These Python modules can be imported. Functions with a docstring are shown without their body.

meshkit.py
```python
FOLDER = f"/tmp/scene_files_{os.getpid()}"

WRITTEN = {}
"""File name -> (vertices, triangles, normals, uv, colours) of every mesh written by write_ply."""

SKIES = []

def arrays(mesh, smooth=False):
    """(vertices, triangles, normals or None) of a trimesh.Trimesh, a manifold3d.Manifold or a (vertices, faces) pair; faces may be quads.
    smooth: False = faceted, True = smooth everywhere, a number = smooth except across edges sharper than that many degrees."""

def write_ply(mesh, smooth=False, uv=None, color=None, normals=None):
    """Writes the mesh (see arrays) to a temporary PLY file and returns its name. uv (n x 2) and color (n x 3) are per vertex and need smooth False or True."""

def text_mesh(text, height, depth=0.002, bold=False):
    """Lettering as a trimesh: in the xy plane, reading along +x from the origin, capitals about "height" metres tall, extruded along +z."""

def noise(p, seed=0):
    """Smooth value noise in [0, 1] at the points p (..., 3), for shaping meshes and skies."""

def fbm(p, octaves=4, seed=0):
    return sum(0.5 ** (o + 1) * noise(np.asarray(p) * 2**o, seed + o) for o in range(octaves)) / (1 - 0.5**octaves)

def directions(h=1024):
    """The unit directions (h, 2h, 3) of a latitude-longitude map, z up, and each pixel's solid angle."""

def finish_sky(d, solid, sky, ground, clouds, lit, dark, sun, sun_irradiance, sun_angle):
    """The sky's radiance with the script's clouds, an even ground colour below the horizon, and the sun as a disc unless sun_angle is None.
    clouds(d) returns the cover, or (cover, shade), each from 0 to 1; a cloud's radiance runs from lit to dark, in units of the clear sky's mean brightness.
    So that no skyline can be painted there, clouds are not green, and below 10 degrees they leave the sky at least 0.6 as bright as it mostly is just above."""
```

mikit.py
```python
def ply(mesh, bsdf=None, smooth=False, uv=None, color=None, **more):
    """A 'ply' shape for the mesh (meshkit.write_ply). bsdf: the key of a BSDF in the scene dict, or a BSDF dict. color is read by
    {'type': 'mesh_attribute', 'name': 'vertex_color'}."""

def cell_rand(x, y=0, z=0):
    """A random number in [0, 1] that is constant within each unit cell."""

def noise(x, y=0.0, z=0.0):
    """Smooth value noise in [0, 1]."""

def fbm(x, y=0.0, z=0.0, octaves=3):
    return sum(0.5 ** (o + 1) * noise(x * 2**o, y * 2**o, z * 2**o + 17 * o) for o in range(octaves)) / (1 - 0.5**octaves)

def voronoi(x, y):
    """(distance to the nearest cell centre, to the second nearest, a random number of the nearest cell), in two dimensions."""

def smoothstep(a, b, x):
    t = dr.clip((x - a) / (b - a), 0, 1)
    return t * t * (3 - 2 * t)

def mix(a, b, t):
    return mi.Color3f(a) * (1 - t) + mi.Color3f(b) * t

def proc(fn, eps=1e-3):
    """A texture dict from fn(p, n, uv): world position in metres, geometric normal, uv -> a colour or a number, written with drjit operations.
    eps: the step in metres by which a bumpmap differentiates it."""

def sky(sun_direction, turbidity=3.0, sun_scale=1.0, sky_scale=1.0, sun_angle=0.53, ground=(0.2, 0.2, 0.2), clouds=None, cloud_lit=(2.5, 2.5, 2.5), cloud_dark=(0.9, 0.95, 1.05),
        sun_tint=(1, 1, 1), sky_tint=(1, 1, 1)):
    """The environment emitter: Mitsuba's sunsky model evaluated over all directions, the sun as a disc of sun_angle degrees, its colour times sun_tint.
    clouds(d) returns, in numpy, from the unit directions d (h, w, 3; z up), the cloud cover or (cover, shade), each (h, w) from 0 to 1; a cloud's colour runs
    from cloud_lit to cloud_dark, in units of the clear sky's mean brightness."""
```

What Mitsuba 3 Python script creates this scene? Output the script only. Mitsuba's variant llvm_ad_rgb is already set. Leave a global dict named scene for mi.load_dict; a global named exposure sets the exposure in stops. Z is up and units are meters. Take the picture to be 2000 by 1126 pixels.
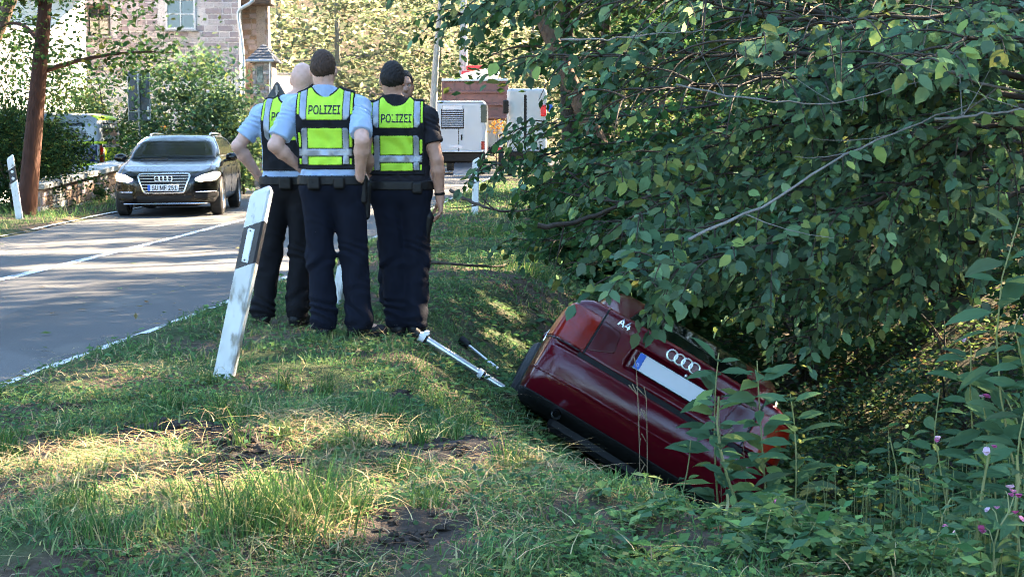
import math
import numpy as np, trimesh, mitsuba as mi, drjit as dr
import mikit, meshkit
from mikit import proc, noise, fbm, voronoi, cell_rand, smoothstep, mix
T = mi.ScalarTransform4f
scene, labels = {}, {}

# ---------------------------------------------------------------- camera, sky, exposure
FOC, CX, CY, HOR, CAMZ = 2900.0, 1000.0, 563.0, 280.0, 1.25      # measured on the 2000 px wide photograph
PITCH = math.atan((CY - HOR) / FOC)
scene['camera'] = {'type': 'perspective', 'fov': math.degrees(2 * math.atan(1000 / FOC)), 'fov_axis': 'x', 'near_clip': 0.05, 'far_clip': 3000.0,
                   'to_world': T().look_at(origin=[0, 0, CAMZ], target=[0, math.cos(PITCH), CAMZ - math.sin(PITCH)], up=[0, 0, 1])}
SUN = np.array([0.62, 0.47, 0.56]); SUN = SUN / np.linalg.norm(SUN)
scene['sky'] = mikit.sky(SUN.tolist(), turbidity=3.0, sun_scale=1.4, sky_scale=1.0, ground=(0.12, 0.13, 0.08), sky_tint=(1.02, 1.0, 0.97))
exposure = 5.3

# ---------------------------------------------------------------- helpers
def ray(u, v):
    X, Y = (u - CX) / FOC, (CY - v) / FOC
    c, s = math.cos(PITCH), math.sin(PITCH)
    return np.array([X, c + Y * s, -s + Y * c])
def at(u, v, y):                                   # where the sight line of a point of the photograph is y metres away
    d = ray(u, v); return np.array([0, 0, CAMZ]) + d * (y / d[1])
def gp(u, v, z=0.0):                               # where it meets the level z
    d = ray(u, v); return np.array([0, 0, CAMZ]) + d * ((z - CAMZ) / d[2])

used = {}
def key_for(name, parent=None):
    full = f'{parent}__{name}' if parent else name
    n = used.get(full, 0); used[full] = n + 1
    return full if n == 0 else f'{full}_{n:03d}'
def tag(key, label=None, cat=None, group=None, kind=None):
    d = labels.setdefault(key, {})
    if label: d['label'] = label
    if cat: d['category'] = cat
    if group: d['group'] = group
    if kind: d['kind'] = kind
    return key
def put(name, mesh, m, parent=None, smooth=False, xf=None, **kw):
    k = key_for(name, parent)
    more = {kk: v for kk, v in kw.items() if kk in ('uv', 'color')}
    s = mikit.ply(mesh, m, smooth=smooth, **more)
    if xf is not None: s['to_world'] = T(np.asarray(xf, float))
    if 'emit' in kw: s['emitter'] = {'type': 'area', 'radiance': {'type': 'rgb', 'value': kw['emit']}}
    scene[k] = s
    return k
def putn(name, v, f, n, m, parent=None, xf=None):   # a mesh with given normals
    k = key_for(name, parent)
    s = {'type': 'ply', 'filename': meshkit.write_ply((v, f), False, normals=n), 'face_normals': False, 'bsdf': {'type': 'ref', 'id': m}}
    if xf is not None: s['to_world'] = T(np.asarray(xf, float))
    scene[k] = s
    return k
def again(name, src, xf, parent=None, m=None):      # a copy of a shape entry in another place
    k = key_for(name, parent)
    scene[k] = {**scene[src], 'to_world': T(np.asarray(xf, float))}
    if m: scene[k]['bsdf'] = {'type': 'ref', 'id': m}
    return k
def M4(loc=(0, 0, 0), rz=0.0, ry=0.0, rx=0.0, s=1.0):
    cz, sz, cy, sy, cx, sx = math.cos(rz), math.sin(rz), math.cos(ry), math.sin(ry), math.cos(rx), math.sin(rx)
    R = np.array([[cz, -sz, 0], [sz, cz, 0], [0, 0, 1.0]]) @ np.array([[cy, 0, sy], [0, 1, 0], [-sy, 0, cy]]) @ np.array([[1, 0, 0], [0, cx, -sx], [0, sx, cx]])
    m = np.eye(4); m[:3, :3] = R * s; m[:3, 3] = loc
    return m
def cat(meshes):
    vs, fs, o = [], [], 0
    for me in meshes:
        v, f = (me.vertices, me.faces) if hasattr(me, 'vertices') else me
        vs.append(np.asarray(v, float)); fs.append(np.asarray(f, int) + o); o += len(v)
    return np.vstack(vs), np.vstack(fs)
def move(mesh, m):
    v, f = (mesh.vertices, mesh.faces) if hasattr(mesh, 'vertices') else mesh
    return np.asarray(v) @ m[:3, :3].T + m[:3, 3], np.asarray(f)
def box(c, s, bev=0.0):
    """A box of size s about c, its edges chamfered."""
    h = np.array(s, float) / 2
    b = min(bev, h.min() * 0.9)
    if b <= 0:
        me = trimesh.creation.box(extents=s); return np.array(me.vertices) + c, np.array(me.faces)
    pts = []
    for sx in (-1, 1):
        for sy in (-1, 1):
            for sz in (-1, 1):
                q = np.array([sx, sy, sz]) * h
                for a in range(3):
                    p = q - np.array([sx, sy, sz]) * b; p[a] = q[a]; pts.append(p)
    me = trimesh.convex.convex_hull(np.array(pts))
    return np.array(me.vertices) + c, np.array(me.faces)
def hull(pts):
    me = trimesh.convex.convex_hull(np.array(pts, float)); return np.array(me.vertices), np.array(me.faces)
def tube(pts, rad, sides=6, cap=True):
    p = np.asarray(pts, float); rad = np.broadcast_to(rad, (len(p),))
    t = np.gradient(p, axis=0); t /= np.linalg.norm(t, axis=1, keepdims=True) + 1e-12
    ref = np.array([0, 0, 1.0]) if abs(t[:, 2]).mean() < 0.8 else np.array([1.0, 0, 0])
    a = np.cross(t, ref); a /= np.linalg.norm(a, axis=1, keepdims=True) + 1e-12
    b = np.cross(t, a); w = np.arange(sides) * 2 * np.pi / sides
    v = p[:, None] + rad[:, None, None] * (np.cos(w)[None, :, None] * a[:, None] + np.sin(w)[None, :, None] * b[:, None])
    i, j = np.meshgrid(np.arange(len(p) - 1), np.arange(sides), indexing='ij')
    q = np.stack([i * sides + j, i * sides + (j + 1) % sides, (i + 1) * sides + (j + 1) % sides, (i + 1) * sides + j], -1).reshape(-1, 4)
    f = np.vstack([q[:, [0, 2, 1]], q[:, [0, 3, 2]]]); v = v.reshape(-1, 3)
    if cap:
        n = len(v); v = np.vstack([v, p[0], p[-1]]); k = np.arange(sides); e = (len(p) - 1) * sides
        f = np.vstack([f, np.stack([k, (k + 1) % sides, 0 * k + n], 1), np.stack([e + (k + 1) % sides, e + k, 0 * k + n + 1], 1)])
    return v, f
def spline(pts, n):
    from scipy.interpolate import CubicSpline
    p = np.asarray(pts, float)
    if len(p) < 3:
        return p[0] + (p[-1] - p[0]) * np.linspace(0, 1, n)[:, None]
    d = np.r_[0, np.cumsum(np.linalg.norm(np.diff(p, axis=0), axis=1))]
    return CubicSpline(d, p)(np.linspace(0, d[-1], n))
def lathe(prof, sides=32, axis=0):
    """Profile points (along, radius) turned about an axis."""
    p = np.asarray(prof, float); w = np.arange(sides) * 2 * np.pi / sides
    al = np.repeat(p[:, :1], sides, 1); r = p[:, 1:]
    v = np.stack([al, r * np.cos(w), r * np.sin(w)], -1).reshape(-1, 3)
    i, j = np.meshgrid(np.arange(len(p) - 1), np.arange(sides), indexing='ij')
    q = np.stack([i * sides + j, i * sides + (j + 1) % sides, (i + 1) * sides + (j + 1) % sides, (i + 1) * sides + j], -1).reshape(-1, 4)
    f = np.vstack([q[:, [0, 1, 2]], q[:, [0, 2, 3]]])
    if axis == 1: v = v[:, [1, 0, 2]]; f = f[:, ::-1]
    if axis == 2: v = v[:, [1, 2, 0]]
    return v, f
def torus(R, r, ns=28, nr=8):
    a = np.arange(ns) * 2 * np.pi / ns; b = np.arange(nr) * 2 * np.pi / nr
    A, B = np.meshgrid(a, b, indexing='ij')
    v = np.stack([(R + r * np.cos(B)) * np.cos(A), r * np.sin(B), (R + r * np.cos(B)) * np.sin(A)], -1).reshape(-1, 3)
    i, j = np.meshgrid(np.arange(ns), np.arange(nr), indexing='ij')
    q = np.stack([i * nr + j, i * nr + (j + 1) % nr, (i + 1) % ns * nr + (j + 1) % nr, (i + 1) % ns * nr + j], -1).reshape(-1, 4)
    return v, np.vstack([q[:, [0, 1, 2]], q[:, [0, 2, 3]]])
def extrude(poly, d):
    from shapely.geometry import Polygon
    me = trimesh.creation.extrude_polygon(Polygon(poly) if not hasattr(poly, 'exterior') else poly, d, engine='earcut')
    return np.array(me.vertices), np.array(me.faces)
XZ = np.array([[1, 0, 0, 0], [0, 0, -1, 0], [0, 1, 0, 0], [0, 0, 0, 1.0]])    # lays a drawing in x, y up into x, z (its back towards +y)
def text(s, h, depth=0.003, bold=False):
    me = meshkit.text_mesh(s, h, depth, bold)
    v = np.array(me.vertices); v[:, 0] -= (v[:, 0].min() + v[:, 0].max()) / 2
    return move((v, np.array(me.faces)), XZ)

# implicit surfaces: a distance function, its smooth unions, and the mesh of its zero set with true normals
def smin(a, b, k):
    h = np.maximum(k - np.abs(a - b), 0) / k
    return np.minimum(a, b) - h * h * k * 0.25
def smax(a, b, k): return -smin(-a, -b, k)
def cone(p, a, b, ra, rb, sy=1.0):
    a, b = np.asarray(a, float), np.asarray(b, float); ba = b - a
    x, y, z = p[0] - a[0], (p[1] - a[1]), p[2] - a[2]
    t = np.clip((x * ba[0] + y * ba[1] + z * ba[2]) / (ba @ ba + 1e-9), 0, 1)
    return np.sqrt((x - t * ba[0]) ** 2 + ((y - t * ba[1]) * sy) ** 2 + (z - t * ba[2]) ** 2) - (ra + (rb - ra) * t)
def ell(p, c, r):
    x, y, z = (p[0] - c[0]) / r[0], (p[1] - c[1]) / r[1], (p[2] - c[2]) / r[2]
    k0 = np.sqrt(x * x + y * y + z * z); k1 = np.sqrt((x / r[0]) ** 2 + (y / r[1]) ** 2 + (z / r[2]) ** 2)
    return k0 * (k0 - 1) / (k1 + 1e-9)
def sbox(p, c, h, r=0.0):
    q = [np.abs(p[i] - c[i]) - h[i] + r for i in range(3)]
    return np.sqrt(np.maximum(q[0], 0) ** 2 + np.maximum(q[1], 0) ** 2 + np.maximum(q[2], 0) ** 2) + np.minimum(np.maximum(q[0], np.maximum(q[1], q[2])), 0) - r
def nets(fn, lo, hi, h, project=1):
    lo, hi = np.asarray(lo, float), np.asarray(hi, float); B = 4
    nb = np.ceil((hi - lo) / (h * B)).astype(int) + 1
    n = nb * B
    ax = [lo[i] + h * np.arange(n[i]) for i in range(3)]
    cb = [lo[i] + h * (B * np.arange(nb[i]) + (B - 1) / 2) for i in range(3)]
    C = fn([cb[0][:, None, None], cb[1][None, :, None], cb[2][None, None, :]]) + np.zeros(nb)
    D = np.repeat(np.repeat(np.repeat(C, B, 0), B, 1), B, 2).astype(np.float32)
    act = np.argwhere(np.abs(C) < h * B * 1.7)
    o = np.stack(np.meshgrid(*[np.arange(B)] * 3, indexing='ij'), -1).reshape(-1, 3)
    idx = (act[:, None] * B + o[None]).reshape(-1, 3)
    P = lo + h * idx
    D[idx[:, 0], idx[:, 1], idx[:, 2]] = fn([P[:, 0], P[:, 1], P[:, 2]])
    D[0] = D[-1] = np.maximum(D[0], h); D[:, 0] = np.maximum(D[:, 0], h); D[:, -1] = np.maximum(D[:, -1], h); D[:, :, 0] = np.maximum(D[:, :, 0], h); D[:, :, -1] = np.maximum(D[:, :, -1], h)
    S = D < 0
    cnt = sum(S[a:n[0] - 1 + a, b:n[1] - 1 + b, c:n[2] - 1 + c].astype(np.int8) for a in (0, 1) for b in (0, 1) for c in (0, 1))
    cells = np.argwhere((cnt > 0) & (cnt < 8))
    ids = -np.ones(n - 1, np.int32); ids[tuple(cells.T)] = np.arange(len(cells))
    acc = np.zeros((len(cells), 3)); num = np.zeros(len(cells))
    for axis in range(3):
        for a in (0, 1):
            for b in (0, 1):
                off = np.zeros(3, int); others = [k for k in range(3) if k != axis]; off[others[0]], off[others[1]] = a, b
                e = np.zeros(3, int); e[axis] = 1
                i0, i1 = cells + off, cells + off + e
                d0, d1 = D[tuple(i0.T)], D[tuple(i1.T)]
                on = (d0 < 0) != (d1 < 0)
                t = np.where(on, d0 / np.where(on, d0 - d1, 1), 0)
                acc += np.where(on[:, None], off + t[:, None] * e, 0); num += on
    V = lo + h * (cells + acc / num[:, None])
    F = []
    for axis in range(3):
        o1, o2 = [(1, 2), (2, 0), (0, 1)][axis]
        e = np.zeros(3, int); e[axis] = 1
        sl0 = [slice(None)] * 3; sl0[axis] = slice(0, -1); sl1 = [slice(None)] * 3; sl1[axis] = slice(1, None)
        ch = S[tuple(sl0)] != S[tuple(sl1)]
        g = np.argwhere(ch); g = g[(g[:, o1] > 0) & (g[:, o2] > 0) & (g[:, o1] < n[o1] - 1) & (g[:, o2] < n[o2] - 1)]
        u, w = np.zeros(3, int), np.zeros(3, int); u[o1] = 1; w[o2] = 1
        q = np.stack([ids[tuple((g - u - w).T)], ids[tuple((g - w).T)], ids[tuple(g.T)], ids[tuple((g - u).T)]], 1)
        neg = S[tuple(g.T)]
        F.append(np.where(neg[:, None], q, q[:, ::-1]))
    Q = np.vstack(F); F = np.vstack([Q[:, [0, 1, 2]], Q[:, [0, 2, 3]]])
    def grad(V):
        ee = h * 0.3; G = np.empty_like(V)
        for k in range(3):
            d = np.zeros(3); d[k] = ee
            G[:, k] = fn(list((V + d).T)) - fn(list((V - d).T))
        return G / (2 * ee)
    for _ in range(project):
        G = grad(V); d = fn(list(V.T)); g2 = (G * G).sum(1) + 1e-6
        V = V - G * np.clip(d / np.maximum(g2, 0.2), -0.5 * h, 0.5 * h)[:, None]
    G = grad(V); L = np.linalg.norm(G, axis=1, keepdims=True)
    N = np.where(L > 1e-4, G / np.maximum(L, 1e-9), [0, 0, 1.0])
    return V, F, N
def onto(fn, V, axis, span, off=0.0):
    """Slides points along an axis (first, last position) until the distance function equals off."""
    a = np.full(len(V), float(span[0])); b = np.full(len(V), float(span[1]))
    V = np.array(V, float)
    s = np.linspace(0, 1, 60); best = np.full(len(V), np.nan)
    for i in range(60):                       # march to the first crossing
        W = V.copy(); W[:, axis] = span[0] + (span[1] - span[0]) * s[i]
        d = fn(list(W.T)) - off
        hit = (d < 0) & np.isnan(best); best[hit] = W[hit, axis]
    step = (span[1] - span[0]) / 59
    best = np.where(np.isnan(best), span[1], best); a = best - step; b = best
    for _ in range(12):
        mid = (a + b) / 2; W = V.copy(); W[:, axis] = mid
        ins = fn(list(W.T)) - off < 0
        b = np.where(ins, mid, b); a = np.where(ins, a, mid)
    V[:, axis] = b
    return V

# ---------------------------------------------------------------- materials
def mat(name, color, rough=0.6, two=True, **kw):
    c = color if isinstance(color, dict) else {'type': 'rgb', 'value': list(map(float, color))}
    b = {'type': 'principled', 'base_color': c, 'roughness': rough, **kw}
    scene[name] = {'type': 'twosided', 'bsdf': b} if two else b
    return name
def bump(name, tex, scale=1.0):
    inner = scene[name]; b = inner['bsdf'] if inner['type'] == 'twosided' else inner
    nb = {'type': 'bumpmap', 'arbitrary': tex, 'scale': scale, 'bsdf': b}
    scene[name] = {'type': 'twosided', 'bsdf': nb}
    return name
def leafmat(name, rough=0.42, trans=0.7, eta=1.45):
    scene[name] = {'type': 'principledthin', 'base_color': {'type': 'mesh_attribute', 'name': 'vertex_color'}, 'roughness': rough, 'diff_trans': trans, 'eta': eta}
    return name
# ---------------------------------------------------------------- the road and the ground
RY = np.array([-30, 0, 4, 7.6, 11.4, 16, 20, 26, 32, 45, 60, 80, 110, 160, 260.])
RR = np.array([-3.2, -3.0, -2.85, -2.62, -2.25, -1.98, -1.8, -1.58, -1.40, -1.05, -0.5, 1.5, 7, 20, 52.])
RC = np.array([-5.4, -5.15, -5.0, -4.9, -4.8, -4.62, -4.5, -4.4, -4.3, -4.0, -3.4, -1.3, 4.3, 17.3, 49.])
RL = np.array([-7.6, -7.3, -7.1, -7.0, -6.9, -6.92, -6.95, -7.25, -7.35, -7.3, -6.5, -4.2, 1.4, 14.6, 46.])
from scipy.interpolate import PchipInterpolator
xr, xc, xl = (PchipInterpolator(RY, a, extrapolate=True) for a in (RR, RC, RL))
def sstep(a, b, x):
    t = np.clip((x - a) / (b - a), 0, 1); return t * t * (3 - 2 * t)
SOIL = [(gp(345, 850), 0.34), (gp(400, 872), 0.26), (gp(455, 895), .22), (gp(60, 890), .2), (gp(880, 890), .3), (gp(815, 1075), .2), (gp(530, 925), .18), (gp(760, 880), .16), (gp(270, 905), .15), (gp(20, 880), .2), (gp(640, 960), .13), (gp(420, 960), .12), (gp(150, 800), .13), (gp(620, 760), .12), (gp(800, 765), .15)]
crest = PchipInterpolator([-300, -10, 2, 4, 5, 5.5, 6, 7, 8, 9.6, 12, 15, 20, 30, 60, 80, 110, 160, 260, 1000], [2.2, 2.0, 1.8, 1.3, .70, .30, -.05, -.45, -.62, -.62, -.50, .1, .6, .9, 1.8, 3.8, 9.3, 22, 54, 290])
def ground_z(x, y, rough=True):
    x, y = np.asarray(x, float), np.asarray(y, float)
    r, l = xr(y), xl(y)
    # right side: the verge, a steep ditch bank, the ditch floor, then the forest floor that climbs away
    q = x - crest(y)
    t = np.clip(q / 2.75, 0, 1)
    deep = 2.05 - 1.25 * sstep(15, 26, y)
    bank = -deep * (0.72 * t + 0.28 * t * t * (3 - 2 * t)) - 0.05 * sstep(-0.8, 0.1, q)
    rise = 1.15 * sstep(3.0, 6.2, q) + np.maximum(q - 7.0, 0) * 0.20
    right = np.where(x > r, bank + rise + 0.02, 0)
    p = l - x
    left = np.where(x < l, 0.03 - 1.1 * sstep(2.6, 5.5, p) * sstep(22, 30, y) * sstep(52, 40, y) + np.maximum(p - 9, 0) * 0.03, 0)
    z = right + left
    onroad = np.minimum(np.clip(x - l, 0, 1), np.clip(r - x, 0, 1))
    z = z - 0.06 * sstep(0.0, 0.15, onroad)
    if rough:
        pts = np.stack(np.broadcast_arrays(x, y, 0 * x), -1)
        off = sstep(0.0, 0.5, np.maximum(x - r, l - x))
        z = z + off * (0.14 * (meshkit.fbm(pts * 0.9, 3, 5) - 0.5) + 0.07 * (meshkit.fbm(pts * 4.0, 3, 9) - 0.5))
        z = z + .03 * off * np.max([np.exp(-((x - c[0]) ** 2 + (y - c[1]) ** 2) / (.5 * r) ** 2) for c, r in SOIL[:4]], 0) * (.5 + meshkit.noise(pts * 14, 6))
        near = sstep(8.2, 5.2, y) * sstep(-3.5, -2.6, x) * sstep(1.5, .3, x)             # the lumpy near bank
        z = z + near * off * 0.10 * (meshkit.noise(pts * 2.2, 3) - 0.4)
    far = sstep(65, 160, np.hypot(x, y)) * sstep(2, 12, np.maximum(x - r, l - x))
    return z + far * (np.maximum(y - 60, 0) * 0.22 + np.abs(x) * 0.1)
xs = np.r_[-700, -400, -250, -160, -110, np.arange(-80, -20, 3), np.arange(-20, -9, .6), np.arange(-9, -3.4, .2), np.arange(-3.4, 5.0, .075), np.arange(5.0, 9, .2), np.arange(9, 22, .6), np.arange(22, 80, 3), 110, 160, 250, 400, 700]
ys = np.r_[-300, -120, -60, -30, -15, -8, -4, -1, 1, 2, np.arange(2.6, 13, .075), np.arange(13, 20, .12), np.arange(20, 40, .35), np.arange(40, 75, 1.2), np.arange(75, 160, 4), 200, 300, 450, 700, 1000]
def sheet(xs, ys, zf):
    X, Y = np.meshgrid(xs, ys, indexing='ij')
    V = np.stack([X, Y, zf(X, Y)], -1).reshape(-1, 3)
    i, j = np.meshgrid(np.arange(len(xs) - 1), np.arange(len(ys) - 1), indexing='ij'); n = len(ys)
    q = np.stack([i * n + j, (i + 1) * n + j, (i + 1) * n + j + 1, i * n + j + 1], -1).reshape(-1, 4)
    return V, np.vstack([q[:, [0, 1, 2]], q[:, [0, 2, 3]]])
def soil_np(x, y):
    m = 0 * x
    for c, r in SOIL:
        m = np.maximum(m, sstep(1.25, 0.6, np.hypot((x - c[0]) * 1.0, (y - c[1]) * 0.8) / r))
    return m
def ground_color(p, n, uv):
    a = fbm(p.x * 1.3, p.y * 1.3, 0, 4); b = fbm(p.x * 11, p.y * 11, p.z * 11, 3)
    soil = mix((0.030, 0.022, 0.016), (0.085, 0.062, 0.042), b)
    moss = mix((0.018, 0.028, 0.010), (0.045, 0.06, 0.02), b)
    c = mix(soil, moss, smoothstep(0.35, 0.62, a))
    bare = mi.Float(0)
    for q, r in SOIL:
        bare = dr.maximum(bare, smoothstep(1.2, 0.55, dr.sqrt(dr.square(p.x - float(q[0])) + dr.square((p.y - float(q[1])) * 0.8)) / r))
    c = mix(c, mix((0.018, 0.014, 0.012), (0.05, 0.038, 0.03), b), bare)
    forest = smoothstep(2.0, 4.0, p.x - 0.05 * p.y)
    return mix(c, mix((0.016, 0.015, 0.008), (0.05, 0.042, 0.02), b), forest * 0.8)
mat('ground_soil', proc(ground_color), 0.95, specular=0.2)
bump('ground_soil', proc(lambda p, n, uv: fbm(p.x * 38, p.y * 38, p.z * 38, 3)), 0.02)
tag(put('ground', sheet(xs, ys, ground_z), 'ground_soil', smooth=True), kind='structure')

yy = np.r_[np.arange(-30, 4, 2), np.arange(4, 40, .25), np.arange(40, 262, 2)]
def strip(fa, fb, z, nx=2, wob=0.0):
    t = np.linspace(0, 1, nx)
    A, B = fa(yy), fb(yy)
    X = A[:, None] * (1 - t) + B[:, None] * t
    if wob:
        X[:, -1] += wob * (meshkit.fbm(np.stack([yy * 3, 0 * yy, 0 * yy], -1), 3, 4) - .5)
        X[:, 0] += wob * (meshkit.fbm(np.stack([yy * 3, 0 * yy + 7, 0 * yy], -1), 3, 4) - .5)
    Y = np.repeat(yy[:, None], nx, 1)
    V = np.stack([X, Y, z - 0.018 * (2 * np.abs(t - .5)) ** 2 + 0 * X if nx > 2 else z + 0 * X], -1).reshape(-1, 3)
    i, j = np.meshgrid(np.arange(len(yy) - 1), np.arange(nx - 1), indexing='ij')
    q = np.stack([i * nx + j, i * nx + j + 1, (i + 1) * nx + j + 1, (i + 1) * nx + j], -1).reshape(-1, 4)
    return V, np.vstack([q[:, [0, 1, 2]], q[:, [0, 2, 3]]])
def asphalt_color(p, n, uv):
    g = fbm(p.x * 160, p.y * 160, 0, 2); m = fbm(p.x * 0.8, p.y * 0.35, 0, 4)
    c = mix((0.046, 0.045, 0.044), (0.086, 0.083, 0.081), g * 0.55 + m * 0.45)
    tr = smoothstep(.35, .6, noise(p.x * 1.1 + 3, p.y * 0.05))
    crack = smoothstep(0.03, 0.0, dr.abs(fbm(p.x * 0.9 + 5, p.y * 0.5, 0, 4) - 0.5)) * smoothstep(.5, .7, noise(p.x * .3, p.y * .2))
    pt = smoothstep(.54, .56, fbm(p.x * .45 + 9, p.y * .16, 0, 2)); c = mix(c, c * .72, pt * .8); c = mix(c, (.11, .10, .085), smoothstep(.62, .8, fbm(p.x * 2.2, p.y * 1.1, 0, 4)) * .35)
    return mix(c * (0.92 + 0.16 * tr), (0.03, 0.03, 0.032), crack * 0.5)
mat('asphalt', proc(asphalt_color), 0.8, specular=0.35)
bump('asphalt', proc(lambda p, n, uv: fbm(p.x * 120, p.y * 120, 0, 2), eps=3e-3), 0.004)
tag(put('road', strip(lambda y: xl(y) - .12, lambda y: xr(y) + .22, 0.0, 9, 0.14), 'asphalt', smooth=True), kind='structure')
mat('road_paint', proc(lambda p, n, uv: mix((0.44, 0.44, 0.43), (0.11, 0.11, 0.11), smoothstep(.50, .68, fbm(p.x * 14, p.y * 5, 0, 4)))), 0.7)
put('edge_line', strip(lambda y: xr(y) - .06, lambda y: xr(y) + .06, 0.004, 2, .02), 'road_paint', 'road')
put('centre_line', strip(lambda y: xc(y) - .06, lambda y: xc(y) + .06, 0.004, 2, .015), 'road_paint', 'road')
put('edge_line', strip(lambda y: xl(y) - .05, lambda y: xl(y) + .05, 0.004, 2, .03), 'road_paint', 'road')
for k in ('road__edge_line', 'road__centre_line', 'road__edge_line_001'): pass
def hit(u, v, y0=3.0, y1=90.0):
    ys_ = np.concatenate([np.arange(y0, 20, .01), np.arange(20, y1, .1)]); d = ray(u, v)
    P = np.array([0, 0, CAMZ]) + d[None] * (ys_ / d[1])[:, None]
    b = P[:, 2] < ground_z(P[:, 0], P[:, 1]); i = int(np.argmax(b)) if b.any() else len(ys_) - 1
    return P[i]
# ---------------------------------------------------------------- the police officers
mat('skin_light', proc(lambda p, n, uv: mix((0.46, 0.25, 0.19), (0.60, 0.37, 0.29), fbm(p.x * 40, p.y * 40, p.z * 40, 3))), 0.5, specular=0.4)
mat('skin_tan', proc(lambda p, n, uv: mix((0.33, 0.17, 0.115), (0.46, 0.25, 0.18), fbm(p.x * 40, p.y * 40, p.z * 40, 3))), 0.5, specular=0.4)
mat('skin_dark', proc(lambda p, n, uv: mix((0.20, 0.10, 0.07), (0.30, 0.16, 0.11), fbm(p.x * 40, p.y * 40, p.z * 40, 3))), 0.5, specular=0.4)
def weave(name, a, b, rough=0.9, sheen=0.3):
    mat(name, proc(lambda p, n, uv: mix(a, b, fbm(p.x * 26, p.y * 26, p.z * 26, 3) * .6 + .4 * noise(p.x * 420, p.y * 420, p.z * 420))), rough, specular=0.2, sheen=sheen)
weave('blue_shirt', (0.27, 0.36, 0.52), (0.34, 0.44, 0.60))
weave('black_shirt', (0.012, 0.011, 0.015), (0.022, 0.021, 0.027), sheen=.1)
weave('navy_trousers', (0.0028, 0.0037, 0.0090), (0.0055, 0.0073, 0.0155), sheen=0.0)
weave('black_trousers', (0.005, 0.005, 0.0065), (0.010, 0.0095, 0.012), sheen=0.0)
weave('vest_black', (0.008, 0.008, 0.010), (0.016, 0.016, 0.019), sheen=.1)
weave('vest_yellow', (0.36, 0.62, 0.035), (0.50, 0.80, 0.07), 0.7)
mat('vest_reflex', proc(lambda p, n, uv: mix((0.23, 0.25, 0.28), (0.36, 0.38, 0.42), fbm(p.x * 30, p.y * 30, p.z * 30, 3))), 0.38, metallic=0.4)
mat('vest_letter', (0.012, 0.014, 0.02), 0.7)
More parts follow.
